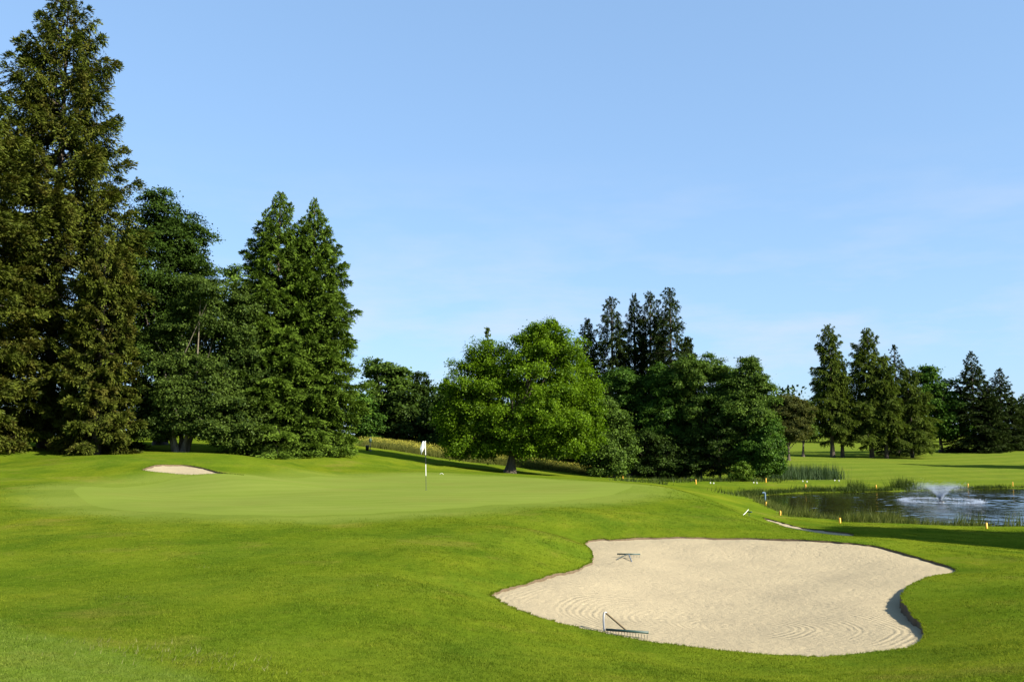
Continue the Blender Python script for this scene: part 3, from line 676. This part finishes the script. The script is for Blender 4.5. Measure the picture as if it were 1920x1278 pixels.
DP = [(0, .8), (.15, 1), (.5, .95), (.7, .8), (.85, .5), (.95, .25), (1, .05)]
for (tx, ty, d_, hw, lab, ln_) in [(1104, 598, 96, 24, 'short thin dark spruce at the left end of the spruce clump', -.01), (1146, 558, 95, 38, 'wide dark spruce left of the clump middle, a notch on each side', 0),
     (1189, 553, 97, 27, 'narrow dark spruce with a rounded tip in the clump middle', 0), (1218, 547, 96, 30, 'dense dark spruce second from the right among the clump tops', 0), (1254, 540, 93, 40, 'highest ragged dark spruce of the clump with bare gaps to its right', .004),
     (1284, 632, 94, 24, 'low ragged dark spruce leaning at the right end of the clump', .02)]:
    conifer('spruce_tree', lab, (tx, ty), d_, hw*1.15, L_dark, 62000, DP, droop=.6, upturn=.4, hang=1.0, gaps=.15 if tx > 1240 else .03, irr=.22, spray=(.14, .30), dens=12, group=GS, lean=ln_)
for (base, d_, bl, mt, lab, nn_, kw) in [
  ((1180, 880), 90, [(1172, 715, 34, 26), (1185, 750, 40, 34), (1165, 780, 36, 40)], L_oak, 'feathery green tree below the left dark spruces', 42000, {}),
  ((1255, 885), 88, [(1240, 715, 26, 34), (1265, 740, 40, 44), (1245, 790, 46, 50)], L_oak, 'green woodland tree below the highest dark spruce', 52000, {}),
  ((1310, 890), 87, [(1296, 702, 40, 34), (1338, 692, 34, 30), (1362, 715, 30, 34), (1318, 735, 60, 46), (1325, 790, 58, 50), (1310, 845, 50, 36)], L_alder, 'rounded alder with a broad top in the middle of the wood', 95000, {}),
  ((1400, 892), 84, [(1403, 692, 22, 24), (1398, 715, 34, 30), (1418, 738, 34, 36), (1385, 745, 34, 36), (1398, 778, 50, 42), (1405, 815, 48, 40), (1390, 855, 40, 30)], L_alder, 'slim topped alder with a straight pale stem at the right of the wood', 95000, dict(bark=BARK_PALE, gap=.75)),
  ((1432, 893), 82, [(1440, 815, 30, 30), (1428, 850, 44, 40), (1452, 862, 22, 30), (1415, 880, 34, 16)], L_oak, 'low rounded green tree at the right end of the wood', 50000, {}),
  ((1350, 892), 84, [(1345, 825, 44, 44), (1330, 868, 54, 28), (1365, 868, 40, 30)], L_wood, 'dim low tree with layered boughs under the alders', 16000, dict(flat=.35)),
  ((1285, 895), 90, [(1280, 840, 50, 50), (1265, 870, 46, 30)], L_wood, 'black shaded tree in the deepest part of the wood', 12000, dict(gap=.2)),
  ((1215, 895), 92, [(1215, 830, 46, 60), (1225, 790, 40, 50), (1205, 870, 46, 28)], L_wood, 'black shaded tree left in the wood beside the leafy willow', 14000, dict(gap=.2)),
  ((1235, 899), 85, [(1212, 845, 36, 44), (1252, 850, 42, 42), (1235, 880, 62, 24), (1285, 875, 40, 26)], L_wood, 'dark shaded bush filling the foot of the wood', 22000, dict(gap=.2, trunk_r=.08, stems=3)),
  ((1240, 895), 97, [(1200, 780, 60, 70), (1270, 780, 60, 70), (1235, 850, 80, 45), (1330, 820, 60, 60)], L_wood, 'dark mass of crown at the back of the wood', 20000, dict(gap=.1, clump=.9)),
  ((1390, 903), 77, [(1388, 880, 16, 14), (1396, 892, 20, 12), (1380, 893, 14, 10)], L_shrub, 'small bright green bush at the front edge of the wood', 7000, dict(stems=3, trunk_r=.05, cat='bush', leaf=(.1, .17), clump=.25)),
  ((1296, 906), 75, [(1296, 899, 6, 6), (1293, 902, 5, 4)], L_shrub, 'tiny upright shoots beside a yellow stake before the dark wood', 700, dict(stems=3, trunk_r=.02, cat='bush', leaf=(.08, .14), clump=.12)),
  ((1478, 842), 122, [(1478, 762, 32, 24), (1460, 785, 32, 34), (1494, 785, 30, 34), (1478, 812, 42, 22)], L_bronze, 'bronze tinged round tree right behind the wood', 60000, dict(leaf=(.13, .23))),
  ((1505, 840), 135, [(1505, 770, 20, 22), (1512, 800, 18, 30)], L_alder, 'small green tree half hidden behind the bronze tinged tree', 26000, dict(leaf=(.16, .28))),
  ((1440, 845), 130, [(1450, 760, 24, 20), (1445, 790, 28, 30)], L_alder, 'pale green crown between the slim alder and the bronze tree', 26000, dict(leaf=(.16, .28)))]:
    nm = {'bush': 'bush'}.get(kw.get('cat'), 'alder_tree' if 'alder' in lab else 'woodland_tree')
    broadleaf(nm, lab, base, d_, bl, mt, nn_, **{**dict(leaf=(.12, .21), clump=.42), **kw})
GR = 'trees across the far right fairway'
LP = [(0, .5), (.12, .9), (.3, 1), (.5, .85), (.7, .66), (.85, .45), (.95, .2), (1, .05)]
lk = dict(bare=.2, droop=.5, upturn=.3, hang=1.3, irr=.22, spray=(.2, .38), dens=8, gaps=.05, group=GR, hollow=.15)
conifer('larch_tree', 'left larch of the far right row, tall and slim with two bare trunks', (1553, 610), 136, 40, L_larch, 66000, LP, **lk)
conifer('larch_tree', 'lower larch whose trunk stands close beside the leftmost larch', (1573, 660), 137, 30, L_larch, 34000, LP, **lk)
conifer('larch_tree', 'wide tall larch of the far right row with a thick trunk', (1626, 619), 137, 52, L_larch, 84000, LP, **lk)
conifer('larch_tree', 'larch growing into the right flank of the wide tall larch', (1655, 668), 136, 40, L_larch, 42000, LP, **lk)
conifer('spruce_tree', 'dark pointed spruce rising behind the wide larch', (1676, 648), 146, 46, L_dark, 28000, spray=(.24, .44), irr=.14, dens=11, group=GR)
conifer('larch_tree', 'short broad larch right of the wide tall one, its trunk bare at the foot', (1704, 692), 138, 48, L_larch, 58000, LP, **lk)
oak = broadleaf('oak_tree', 'deep green rounded broadleaf tree left of the far dark spruce', (1765, 840), 152,
   [(1735, 710, 24, 24), (1760, 730, 30, 30), (1735, 755, 40, 34), (1775, 765, 28, 34), (1765, 800, 44, 26)], L_oak, 18000, leaf=(.3, .5), clump=.8, group=GR)
conifer('spruce_tree', 'large dark pointed spruce of the far right pair', (1820, 660), 150, 52, L_dark, 56000, spray=(.22, .42), irr=.13, dens=11, group=GR)
conifer('spruce_tree', 'dark spruce overlapping the right side of the large pointed one', (1851, 716), 149, 34, L_dark, 26000, spray=(.22, .42), irr=.13, dens=11, group=GR)
conifer('spruce_tree', 'second dark spruce of the far right pair, lower than its neighbour', (1873, 692), 153, 46, L_dark, 44000, spray=(.22, .42), irr=.13, dens=11, group=GR)
far_r = conifer('spruce_tree', 'dark spruce cut off by the right edge of the photo', (1922, 738), 155, 36, L_dark, 26000, spray=(.22, .42), irr=.13, dens=11, group=GR)
# trees outside the frame on the right whose shadows lie on the far fairway and the near bank
GO = 'trees beyond the right edge casting long shadows'
for i, (x, y, sc) in enumerate([(71, 105, 1.0), (79, 103, 1.15), (88, 99, 1.2), (98, 95, 1.3), (38, 18.2, 1.1), (39, 20.6, 1.2), (38, 22.8, 1.1)]):
    c = copy_thing(oak, (x, y, hz(x, y)-.1), rng.uniform(0, 6), sc)
    tag(c, 'broadleaf tree beyond the right edge shading the far fairway' if i < 4 else 'broadleaf tree beyond the right edge shading the pond bank', 'tree', GO)

# far-off belt of woodland
mb = MB(); n = 75000
xb = rng.uniform(-340, 340, n); hb = 7.5+2.5*np.sin(xb*.11)+2*np.sin(xb*.27+1)+1.5*np.sin(xb*.7)
yb = 235+rng.normal(0, 6, n)+10*np.sin(xb*.02)
zb = 2+hb*rng.random(n)**.7
pb = np.stack([xb, yb, zb], 1)
mb.leaves(pb, unit(n), unit(n)+np.array((0, -.4, .5)), rng.uniform(.7, 1.3, n), rng.uniform(.5, .9, n), np.clip(rng.normal(.4, .2, n), 0, 1))
tag(mb.build('distant_woodland', L_wood), 'low belt of far-off dark woodland along the horizon', 'woodland', kind='stuff')

# ------------------------------------------------------------------ grass, reeds, meadow
def along(loop, i0, i1, n): 
    t = rng.uniform(i0, i1, n); i = t.astype(int); f = (t-i)[:, None]; a = loop[i % len(loop)]; b = loop[(i+1) % len(loop)]
    return a*(1-f)+b*f
M_blade = blade_material()
n = 170000
r = 5.2*np.exp(rng.random(n)*math.log(46/5.2)); th = rng.uniform(-.62, .62, n)
tx = r*np.sin(th); ty = r*np.cos(th)
ok = ~inside(b1, tx, ty) & ~(inside(go, tx, ty) | (edge_dist(go, tx, ty) < .8+2.2*rng.random(n))) & ~inside(b2, tx, ty) & ~inside(b3, tx, ty) & ~inside(po, tx, ty)
tx, ty, r = tx[ok], ty[ok], r[ok]; k = 6; n = len(tx)*k
bx_ = np.repeat(tx, k); by_ = np.repeat(ty, k); rr_ = np.repeat(r, k)
bx_ = bx_+rng.normal(0, .014, n)*np.sqrt(rr_); by_ = by_+rng.normal(0, .014, n)*np.sqrt(rr_)
ok = ~inside(b1, bx_, by_); bx_, by_, rr_ = bx_[ok], by_[ok], rr_[ok]; tuft_tone = np.repeat(rng.normal(0, .20, len(tx)), k)[ok]; n = len(bx_)
mb = MB(); hh = rng.uniform(.011, .026, n)*(1+.008*rr_)
mb.blades(np.stack([bx_, by_, height(bx_, by_)-.004], 1), hh, (.0022+.00048*rr_)*rng.uniform(.6, 1.2, n), rng.uniform(.2, .95, n), rng.uniform(0, 6.28, n), np.clip(rng.normal(.47, .24, n)+tuft_tone, 0, 1))
for lp, per, hmul in ((b1, 260, 1.0), (b2, 90, 1.6), (b3, 90, 1.4)):
    ln_ = np.linalg.norm(np.roll(lp, -1, 0)-lp, axis=1).sum(); n = int(ln_*per)
    q = along(lp, 0, len(lp), n); dq = np.roll(lp, -1, 0)-lp
    i_ = np.argmin(((q[:, None]-lp[None])**2).sum(-1), 1); t_ = dq[i_]; cc = np.stack([-t_[:, 1], t_[:, 0]], 1); cc /= np.linalg.norm(cc, axis=1)[:, None]+1e-9
    area_ = (lp[:, 0]*np.roll(lp[:, 1], -1)-np.roll(lp[:, 0], -1)*lp[:, 1]).sum()
    if area_ < 0: cc = -cc
    q = q-cc*np.abs(rng.normal(0, .03, n))[:, None]
    mb.blades(np.stack([q[:, 0], q[:, 1], height(q[:, 0], q[:, 1])-.006], 1), rng.uniform(.018, .045, n)*hmul, (.003+.0005*q[:, 1])*rng.uniform(.6, 1.3, n), rng.uniform(.4, .97, n), np.arctan2(cc[:, 1], cc[:, 0])+rng.normal(0, .9, n), np.clip(rng.normal(.5, .28, n), 0, 1))
tag(mb.build('grass', M_blade), 'short mown green grass blades over the near slopes', 'grass', kind='stuff')

M_straw = leaf_mat('dry straw blades', (.12, .12, .035), (.23, .22, .11), .3)
mb = MB()
for (px, py, cnt, sp) in [(215, 1208, 30, .25), (262, 1222, 60, .35), (310, 1222, 45, .25), (395, 1236, 30, .3), (425, 1240, 35, .3), (230, 1218, 30, .3), (330, 1232, 30, .4), (450, 1250, 20, .3), (235, 1120, 30, .2), (390, 1062, 30, .15), (650, 1102, 30, .3), (540, 1110, 20, .3)]:
    c = grd(px, py, 4.5); x = c[0]+rng.normal(0, sp, cnt); y = c[1]+rng.normal(0, sp*.7, cnt)
    near = 1.0 if py > 1200 else .5
    mb.blades(np.stack([x, y, height(x, y)-.005], 1), rng.uniform(.03, .075, cnt)*near, rng.uniform(.004, .008, cnt), rng.uniform(.3, .95, cnt), rng.normal(.6, 1.0, cnt), rng.random(cnt))
tag(mb.build('dry_grass', M_straw), 'tufts of pale dry grass left standing in the near turf', 'grass', kind='stuff')

M_reed = leaf_mat('reed blades', (.045, .065, .012), (.150, .165, .042), .4)
M_reed_dark = leaf_mat('dark sedge blades', (.018, .034, .007), (.060, .084, .018), .3)
M_blue = leaf_mat('grey green reeds', (.022, .044, .020), (.066, .098, .045), .3)
def tufts(pts, per, spread, h, w, lean, mbx, az=None):
    n = len(pts)*per; q = np.repeat(pts, per, 0); x = q[:, 0]+rng.normal(0, spread, n); y = q[:, 1]+rng.normal(0, spread, n)
    s_ = np.repeat(rng.uniform(.5, 1.25, len(pts)), per)
    mbx.blades(np.stack([x, y, np.maximum(height(x, y), WATER_Z)-.03], 1), rng.uniform(h*.45, h, n)*s_, rng.uniform(w*.6, w, n), np.abs(rng.normal(lean, .18, n)).clip(0, .95),
               rng.uniform(0, 6.28, n) if az is None else rng.normal(az, .9, n), np.clip(rng.normal(.45, .2, n)+np.repeat(rng.normal(0, .12, len(pts)), per), 0, 1))
k8 = len(po)//20
mb = MB()
tufts(along(po, 1.2*k8, 6.6*k8, 150), 24, .28, .48, .035, .5, mb, az=0.3)      # near shore of the pond
tufts(along(po, .1*k8, 2.4*k8, 60), 20, .25, .42, .035, .45, mb, az=0.3)
tufts(np.array([grd(px, 978)[:2] for px in np.linspace(1590, 1690, 40)])+rng.normal(0, .3, (40, 2)), 24, .2, .8, .035, .35, mb, az=.2)
tufts(np.array([grd(px, 968)[:2] for px in np.linspace(1480, 1510, 12)])+rng.normal(0, .3, (12, 2)), 24, .2, .9, .035, .35, mb, az=.2)
tufts(along(po, 6.3*k8, 8*k8, 30), 14, .25, .9, .04, .3, mb, az=.2)
tag(mb.build('reeds', M_reed), 'tall yellow green reeds and grass along the near pond shore', 'reeds', kind='stuff')
mb = MB()
tufts(along(po, 12.0*k8, 19.9*k8, 330), 20, .25, .42, .05, .4, mb)
tufts(np.array([on_level(px, 919, WATER_Z)[:2] for px in (1604, 1612, 1606)]), 120, .45, 1.0, .05, .35, mb)
tufts(np.array([on_level(px, 917, WATER_Z)[:2]+np.array((0, .5)) for px in (1694, 1700, 1706, 1697)]), 130, .5, 1.1, .05, .4, mb)
tufts(np.array([on_level(px, 921, WATER_Z)[:2] for px in (1515, 1530, 1570, 1582)]), 90, .5, .7, .05, .4, mb)
tufts(np.array([grd(px, py)[:2] for px, py in [(1375, 928), (1382, 927), (1370, 925), (1390, 930), (1410, 925), (1425, 920), (1440, 920)]]), 60, .6, .5, .05, .4, mb)
tag(mb.build('sedge', M_reed_dark), 'dark sedge tussocks fringing the far pond bank', 'sedge', kind='stuff')
mb = MB()
tufts(np.array([grd(px, py)[:2] for px, py in zip(rng.uniform(1465, 1560, 150), rng.uniform(893, 899, 150))])+rng.normal(0, .8, (150, 2)), 26, .35, 1.5, .07, .2, mb)
tag(mb.build('reed_bed', M_blue), 'grey green reed bed beyond the left end of the pond', 'reeds', kind='stuff')
# wood edge undergrowth
mb = MB()
tufts(np.array([grd(px, 905.0)[:2] for px in rng.uniform(1195, 1470, 120)])+rng.normal(0, .8, (120, 2))+np.array((0, 3.0)), 20, .4, .5, .06, .4, mb)
tag(mb.build('undergrowth', M_reed_dark), 'low weeds along the shaded edge of the wood', 'undergrowth', kind='stuff')
# flower meadow strip
M_mead = leaf_mat('meadow grass', (.060, .076, .012), (.165, .165, .045), .35)
M_flow = leaf_mat('yellow meadow flowers', (.24, .22, .03), (.40, .37, .07), .3)
mb = MB(); fl = MB()
n = 2600
u = rng.random(n); lx = np.interp(u, [0, .25, .55, .8, 1], [-14.2, -10.5, -5.5, 1.5, 7.0]); ly = np.interp(u, [0, .25, .55, .8, 1], [86, 84.5, 83, 82, 81.5])
vx = lx+rng.normal(0, .4, n); vy = ly+rng.random(n)*np.interp(u, [0, .6, 1], [7, 6, 2.5])
tufts(np.stack([vx, vy], 1), 26, .25, .85, .028, .3, mb)
fx = np.repeat(vx, 5)+rng.normal(0, .25, n*5); fy = np.repeat(vy, 5)+rng.normal(0, .25, n*5)
keep = rng.random(n*5) < .5; fx, fy = fx[keep], fy[keep]; m = len(fx)
fp = np.stack([fx, fy, height(fx, fy)+rng.uniform(.5, .88, m)], 1)
fl.leaves(fp, unit(m), unit(m)+np.array((0, 0, 1.0)), rng.uniform(.06, .11, m), rng.uniform(.05, .09, m), rng.random(m))
mo = mb.build('flower_meadow', M_mead); tag(mo, 'strip of tall meadow grass with yellow flowers behind the linden', 'meadow', kind='stuff')
fo = fl.build('flowers', M_flow, mo); fo['kind'] = 'stuff'

# ------------------------------------------------------------------ golf furniture
M_white = simple_mat('white paint', (.60, .60, .57), .45, 0, .05)
M_black = simple_mat('black paint', (.012, .012, .012), .4, 0, .2)
M_pole = simple_mat('dull dark pole', (.045, .05, .04), .4)
M_yel = simple_mat('yellow stake paint', (.56, .28, .004), .5, 0, .1)
M_alu = simple_mat('aluminium tube', (.26, .26, .25), .4, .6, .08)
M_wood = simple_mat('weathered wooden pole', (.16, .115, .055), .7, 0, .25, 20)
M_teal = simple_mat('dark green plastic', (.010, .040, .032), .5, 0, .15)
M_blu = simple_mat('grey blue post paint', (.09, .15, .22), .5)
M_cloth = simple_mat('white flag cloth', (.66, .66, .63), .8, 0, .04)

# flagstick
fb = on_level(799, 917, 0.0); fbz = hz(fb[0], fb[1])
root = empty('flagstick', (fb[0], fb[1], fbz)); tag(root, 'black and white banded flagstick standing in the hole on the putting green', 'flagstick')
mb = MB(); HF = 2.16
bands = [(0, .62, 2, .012), (.62, 1.13, 0, .018), (1.13, 1.54, 1, .018), (1.54, HF, 0, .018)]
tilt = -.055
def fp_(z): return np.array((tilt*z*.5, 0, z))
for (a, b_, mt, rd) in bands: mb.tube([fp_(a), fp_((a+b_)/2), fp_(b_)], rd, 10, mt)
mb.build('pole', [M_white, M_black, M_pole], root, True)
mb = MB(); nu, nv = 10, 12; vs = []
for j in range(nv+1):                                   # limp flag: hangs from the pole head in folds
    v = j/nv
    for i in range(nu+1):
        u = i/nu
        wdt = np.interp(v, [0, .2, .62, .64, 1], [.11, .15, .21, .17, .03]); drop = np.interp(v, [0, 1], [HF-.02, HF-.50])
        tail = max(0, v-.6)*.42
        x = -.018 - u*wdt - tail*.55*(v > .6) - .04*v; y = .018*math.sin(u*7+v*2)*(.3+.7*u)
        vs.append((fp_(drop)[0]+x+ .06*(v < .62)*(1-u)*v, y, drop-.10*u*v))
idx = np.arange((nu+1)*(nv+1)).reshape(nv+1, nu+1)
mb.add(vs, np.stack([idx[:-1, :-1], idx[:-1, 1:], idx[1:, 1:], idx[1:, :-1]], -1).reshape(-1, 4))
o = mb.build('flag', M_cloth, root, True)
sm = o.modifiers.new('solid', 'SOLIDIFY'); sm.thickness = .004
mb = MB(); mb.lathe([(.054, .006), (.054, -.12), (.0, -.12)], 16); mb.build('cup', M_pole, root, True)

# bunker rakes
def rake_head(root, a, b, tine=.075):
    """green bar with a row of tines; a, b the ends of the bar"""
    a = np.array(a); b = np.array(b); mb = MB(); ax = b-a; L = np.linalg.norm(ax); ax = ax/L
    mb.box((a+b)/2, (L, .028, .030), 0, math.atan2(ax[1], ax[0]))
    for i in range(15):
        p = a+ax*(L*(i+.5)/15); mb.tube([p+np.array((0, 0, -.014)), p+np.array((0, -.01, -tine))], [.004, .0025], 5, 1)
    return mb.build('head', [M_teal, M_pole], root)
# near rake: bar along the front lip, handle rising to a bent end
g = grd(1178, 1192); gx, gy = g[0], g[1]+.12; gz = max(sand_z(gx, gy), hz(gx, gy)-.02)
root = empty('bunker_rake', (gx, gy, gz)); tag(root, 'bunker rake with a bent bright handle end lying on the near sand edge', 'rake', 'bunker rakes')
sx = gy/F_PX
rake_head(root, (-37*sx, .10, .09), (37*sx, -.10, .05))
mb = MB(); tt = np.linspace(0, 1, 6)[:, None]
A = np.array((0, 0, .07)); B_ = np.array((-33*sx, .35, .245))
mb.tube(A*(1-tt)+B_*tt, .014, 8, 0); mb.build('handle', M_wood, root, True)
mb = MB(); mb.tube([B_+np.array((.012, -.004, -.008)), B_+np.array((-.006, .002, .012)), B_+np.array((-.028, -.01, .012)), B_+np.array((-.042, -.04, -.02)), B_+np.array((-.05, -.10, -.09)), B_+np.array((-.055, -.25, -.20))], .015, 8, 0)
mb.build('handle_end', M_alu, root, True)
# far rake
g = grd(1179, 1056); gx, gy = g[0], g[1]; gz = sand_z(gx, gy); sx = gy/F_PX
root = empty('bunker_rake', (gx, gy, gz)); tag(root, 'bunker rake standing on its tines in the sand near the far left corner', 'rake', 'bunker rakes')
rake_head(root, (-21*sx, .03, .12), (21*sx, -.03, .09), .075)
mb = MB(); mb.tube([(0, -.02, .10), (0, -.35, .04), (-.005, -.75, -.03), (-.005, -1.0, -.02)], .016, 8); mb.build('handle', M_alu, root, True)
mb = MB(); mb.tube([(-.03, 0, .10), (-.22, -.22, .06), (-27*sx, -.5, .03)], .014, 7); mb.build('slant_rod', M_pole, root, True)  # second thin dark rod, slanting from the bar to the front left
# third rake lying raised beside the narrow bunker
g = grd(1398, 966, 33); root = empty('bunker_rake', g); tag(root, 'white handled rake propped on the slope before the pond', 'rake', 'bunker rakes')
sx = g[1]/F_PX
mb = MB(); mb.tube([(-6*sx, -.1, .02), (0, 0, .10), (7*sx, .1, .22)], .011, 8); mb.build('handle', M_white, root, True)
mb = MB(); mb.box((8*sx, .11, .13), (.05, .3, .04), 0, .4); mb.tube([(8*sx, .05, .12), (8*sx, .05, -.03)], .008, 5, 1); mb.tube([(8*sx, .17, .12), (8*sx, .17, -.03)], .008, 5, 1)
mb.build('head', [M_teal, M_pole], root)

# yellow stakes
def stake_mesh():
    mb = MB(); s = .035; H = .36
    v = [(-s, -s, -.15), (s, -s, -.15), (s, s, -.15), (-s, s, -.15), (-s, -s, H-.03), (s, -s, H-.03), (s, s, H-.03), (-s, s, H-.03), (-s*.6, -s*.6, H), (s*.6, -s*.6, H), (s*.6, s*.6, H), (-s*.6, s*.6, H)]
    f = [(0, 1, 5, 4), (1, 2, 6, 5), (2, 3, 7, 6), (3, 0, 4, 7), (4, 5, 9, 8), (5, 6, 10, 9), (6, 7, 11, 10), (7, 4, 8, 11), (8, 9, 10, 11)]
    mb.add(v, f); return mb.build('hazard_stake', M_yel)
st0 = None
for (px, py, lo, lab) in [
  (1305, 907, 60, 'yellow stake beside the tiny shoots at the edge of the dark wood'), (1436, 904, 62, 'yellow stake in front of the low round tree'), (1555, 898, 66, 'yellow stake at the right end of the reed bed'),
  (1511, 919, 71, 'short yellow stake on the far bank amid dark sedge, left of the others'), (1436, 948, 47, 'yellow stake with the grey blue post right behind it'), (1463, 966, 40, 'yellow stake by the near left pond shore, left of the reeds'),
  (1575, 980, 36, 'yellow stake before the reeds of the near pond shore'), (1643, 917.5, 71, 'yellow stake on the far bank left of the fountain'), (1815, 914.5, 71, 'yellow stake on the far bank just right of the fountain'),
  (1899, 911, 73, 'yellow stake on the far bank nearest the right edge'), (1850, 990, 34, 'yellow stake on the near bank before the dark reflection'), (1168, 897, 60, 'yellow stake at the foot of the leafy willow')]:
    g = grd(px, py, lo)
    if st0 is None: o = st0 = stake_mesh()
    else: o = st0.copy(); COL.objects.link(o)
    o.location = tuple(g); o.rotation_euler = (rng.normal(0, .03), rng.normal(0, .03), rng.uniform(0, 1)); o.scale = (1, 1, .68 if g[1] < 60 else 1.0)
    tag(o, lab, 'stake', 'yellow stakes around the water')
# white tee markers
tm0 = None
for (px, py, lab) in [(1332, 906.5, 'left white tee marker of the pair next to the dark wood'), (1338, 907, 'right white tee marker of the pair next to the dark wood'), (1413, 906, 'left white tee marker of the pair before the small bright bush'),
    (1419, 906.5, 'right white tee marker of the pair before the small bright bush'), (1505, 903, 'left white tee marker of the pair before the reed bed'), (1513, 904, 'right white tee marker of the pair before the reed bed'),
    (1565, 901.5, 'left white tee marker of the pair right of the reed bed'), (1573, 902, 'right white tee marker of the pair right of the reed bed')]:
    g = grd(px, py, 60)
    if tm0 is None:
        mb = MB(); a = np.linspace(-math.pi/2, math.pi/2, 8); mb.lathe(np.stack([.055*np.cos(a), .07+.055*np.sin(a)], 1), 14); mb.lathe([(.02, .03), (.012, -.10)], 8)
        o = tm0 = mb.build('tee_marker', M_white, smooth=True)
    else: o = tm0.copy(); COL.objects.link(o)
    o.location = tuple(g); tag(o, lab, 'tee marker', 'white tee markers on the bank')
# blue grey post with bent head at the pond
g = grd(1435, 944, 47); root = empty('water_post', g); tag(root, 'grey blue pipe post with a bent head at the left pond shore', 'post')
mb = MB(); mb.tube([(0, 0, -.2), (0, 0, .5), (0, 0, .62)], .05, 10); mb.build('post', M_blu, root, True)
mb = MB(); mb.tube([(0.02, 0, .64), (-.08, 0, .68), (-.16, 0, .66)], .05, 8); mb.build('spout', M_blu, root, True)
# ball washer and bin
g = grd(694, 845, 70); root = empty('ball_washer', g); tag(root, 'green ball washer on a post before the flower strip', 'ball washer')
mb = MB(); mb.tube([(0, 0, -.1), (0, 0, .8)], .035, 10); mb.lathe([(.16, 0), (.16, .05), (.03, .07)], 14); mb.build('post', M_pole, root, True)
mb = MB(); mb.lathe([(0, .74), (.09, .75), (.12, .82), (.12, 1.02), (.08, 1.10), (0, 1.12)], 14); mb.build('body', M_teal, root, True)
mb = MB(); mb.tube([(.04, 0, 1.1), (.04, 0, 1.25), (-.05, 0, 1.25)], .018, 8); mb.build('handle', M_teal, root, True)
g2 = g+np.array((-.24, -.1, 0)); root = empty('litter_bin', (g2[0], g2[1], hz(g2[0], g2[1]))); tag(root, 'small black litter bin beside the ball washer', 'bin')
mb = MB(); mb.lathe([(0, 0), (.13, 0), (.16, .4), (.17, .42), (.145, .42), (.12, .05)], 16); mb.build('body', M_black, root, True)
mb = MB(); mb.lathe([(.175, .42), (.175, .45), (.14, .46)], 16); mb.build('rim', M_pole, root, True)
# small white hoop behind the flag
g = grd(828, 889, 48); mb = MB(); a = np.linspace(0, math.pi, 9); mb.tube(np.stack([.10*np.cos(a), 0*a, .10*np.sin(a)-.02], 1), .010, 8)
o = mb.build('white_hoop', M_white, smooth=True); o.location = tuple(g); tag(o, 'small white hoop on the grass behind the flagstick', 'hoop')
mb = MB(); mb.box((0, 0, .07), (.28, .14, .16), 0, .3); mb.box((.22, .05, .04), (.14, .12, .10), 0, -.2); g = grd(1098, 889, 60); o = mb.build('marker_block', M_white); o.location = tuple(g)
tag(o, 'small white block at the right end of the flower strip', 'block')

# ------------------------------------------------------------------ fountain
M_drop, nt, out = new_mat('white water spray'); d_ = node(nt, 'ShaderNodeBsdfDiffuse'); t_ = node(nt, 'ShaderNodeBsdfTranslucent')
d_.inputs[0].default_value = (.56, .63, .74, 1); t_.inputs[0].default_value = (.56, .63, .74, 1)
ms = node(nt, 'ShaderNodeMixShader'); ms.inputs[0].default_value = .5; nt.links.new(d_.outputs[0], ms.inputs[1]); nt.links.new(t_.outputs[0], ms.inputs[2]); nt.links.new(ms.outputs[0], out.inputs[0])
root = empty('fountain', (FX, FY, WATER_Z)); tag(root, 'floating pond fountain throwing a white V shaped spray and a ring of splashes', 'fountain')
OV = np.array([(1, 0, 0), (-1, 0, 0), (0, 1, 0), (0, -1, 0), (0, 0, 1), (0, 0, -1)], float)
OF = np.array([(0, 2, 4), (2, 1, 4), (1, 3, 4), (3, 0, 4), (2, 0, 5), (1, 2, 5), (3, 1, 5), (0, 3, 5)])
def drops(mb, p, r):
    n = len(p); v = p[:, None]+OV[None]*r[:, None, None]; f = OF[None]+(np.arange(n)*6)[:, None, None]
    mb.add(v.reshape(-1, 3), f.reshape(-1, 3))
mb = MB(); n = 9000
t = rng.random(n)**1.5*1.0; az = rng.uniform(0, 6.283, n); vz = rng.normal(4.15, .28, n); vr = rng.normal(2.45, .42, n)
T = 2*vz/9.81; t = t*T; rad = vr*t; z = vz*t-.5*9.81*t*t+.12
p = np.stack([rad*np.cos(az), rad*np.sin(az), z], 1)+rng.normal(0, .03, (n, 3)); p[:, 2] = np.maximum(p[:, 2], .01)
drops(mb, p, rng.uniform(.006, .014, n)*(1.25-.6*t/T)); mb.build('spray', M_drop, root)
mb = MB(); n = 2600; az = rng.uniform(0, 6.283, n); rad = rng.normal(2.32, .17, n)
drops(mb, np.stack([rad*np.cos(az), rad*np.sin(az), np.abs(rng.normal(0, .06, n))+.03], 1), rng.uniform(.010, .024, n)); mb.build('splash_ring', M_drop, root)
mb = MB(); mb.lathe([(0, -.1), (.24, -.08), (.26, .0), (.20, .05), (.07, .06), (.06, .12), (0, .12)], 20); mb.build('float', M_black, root, True)
print('done')
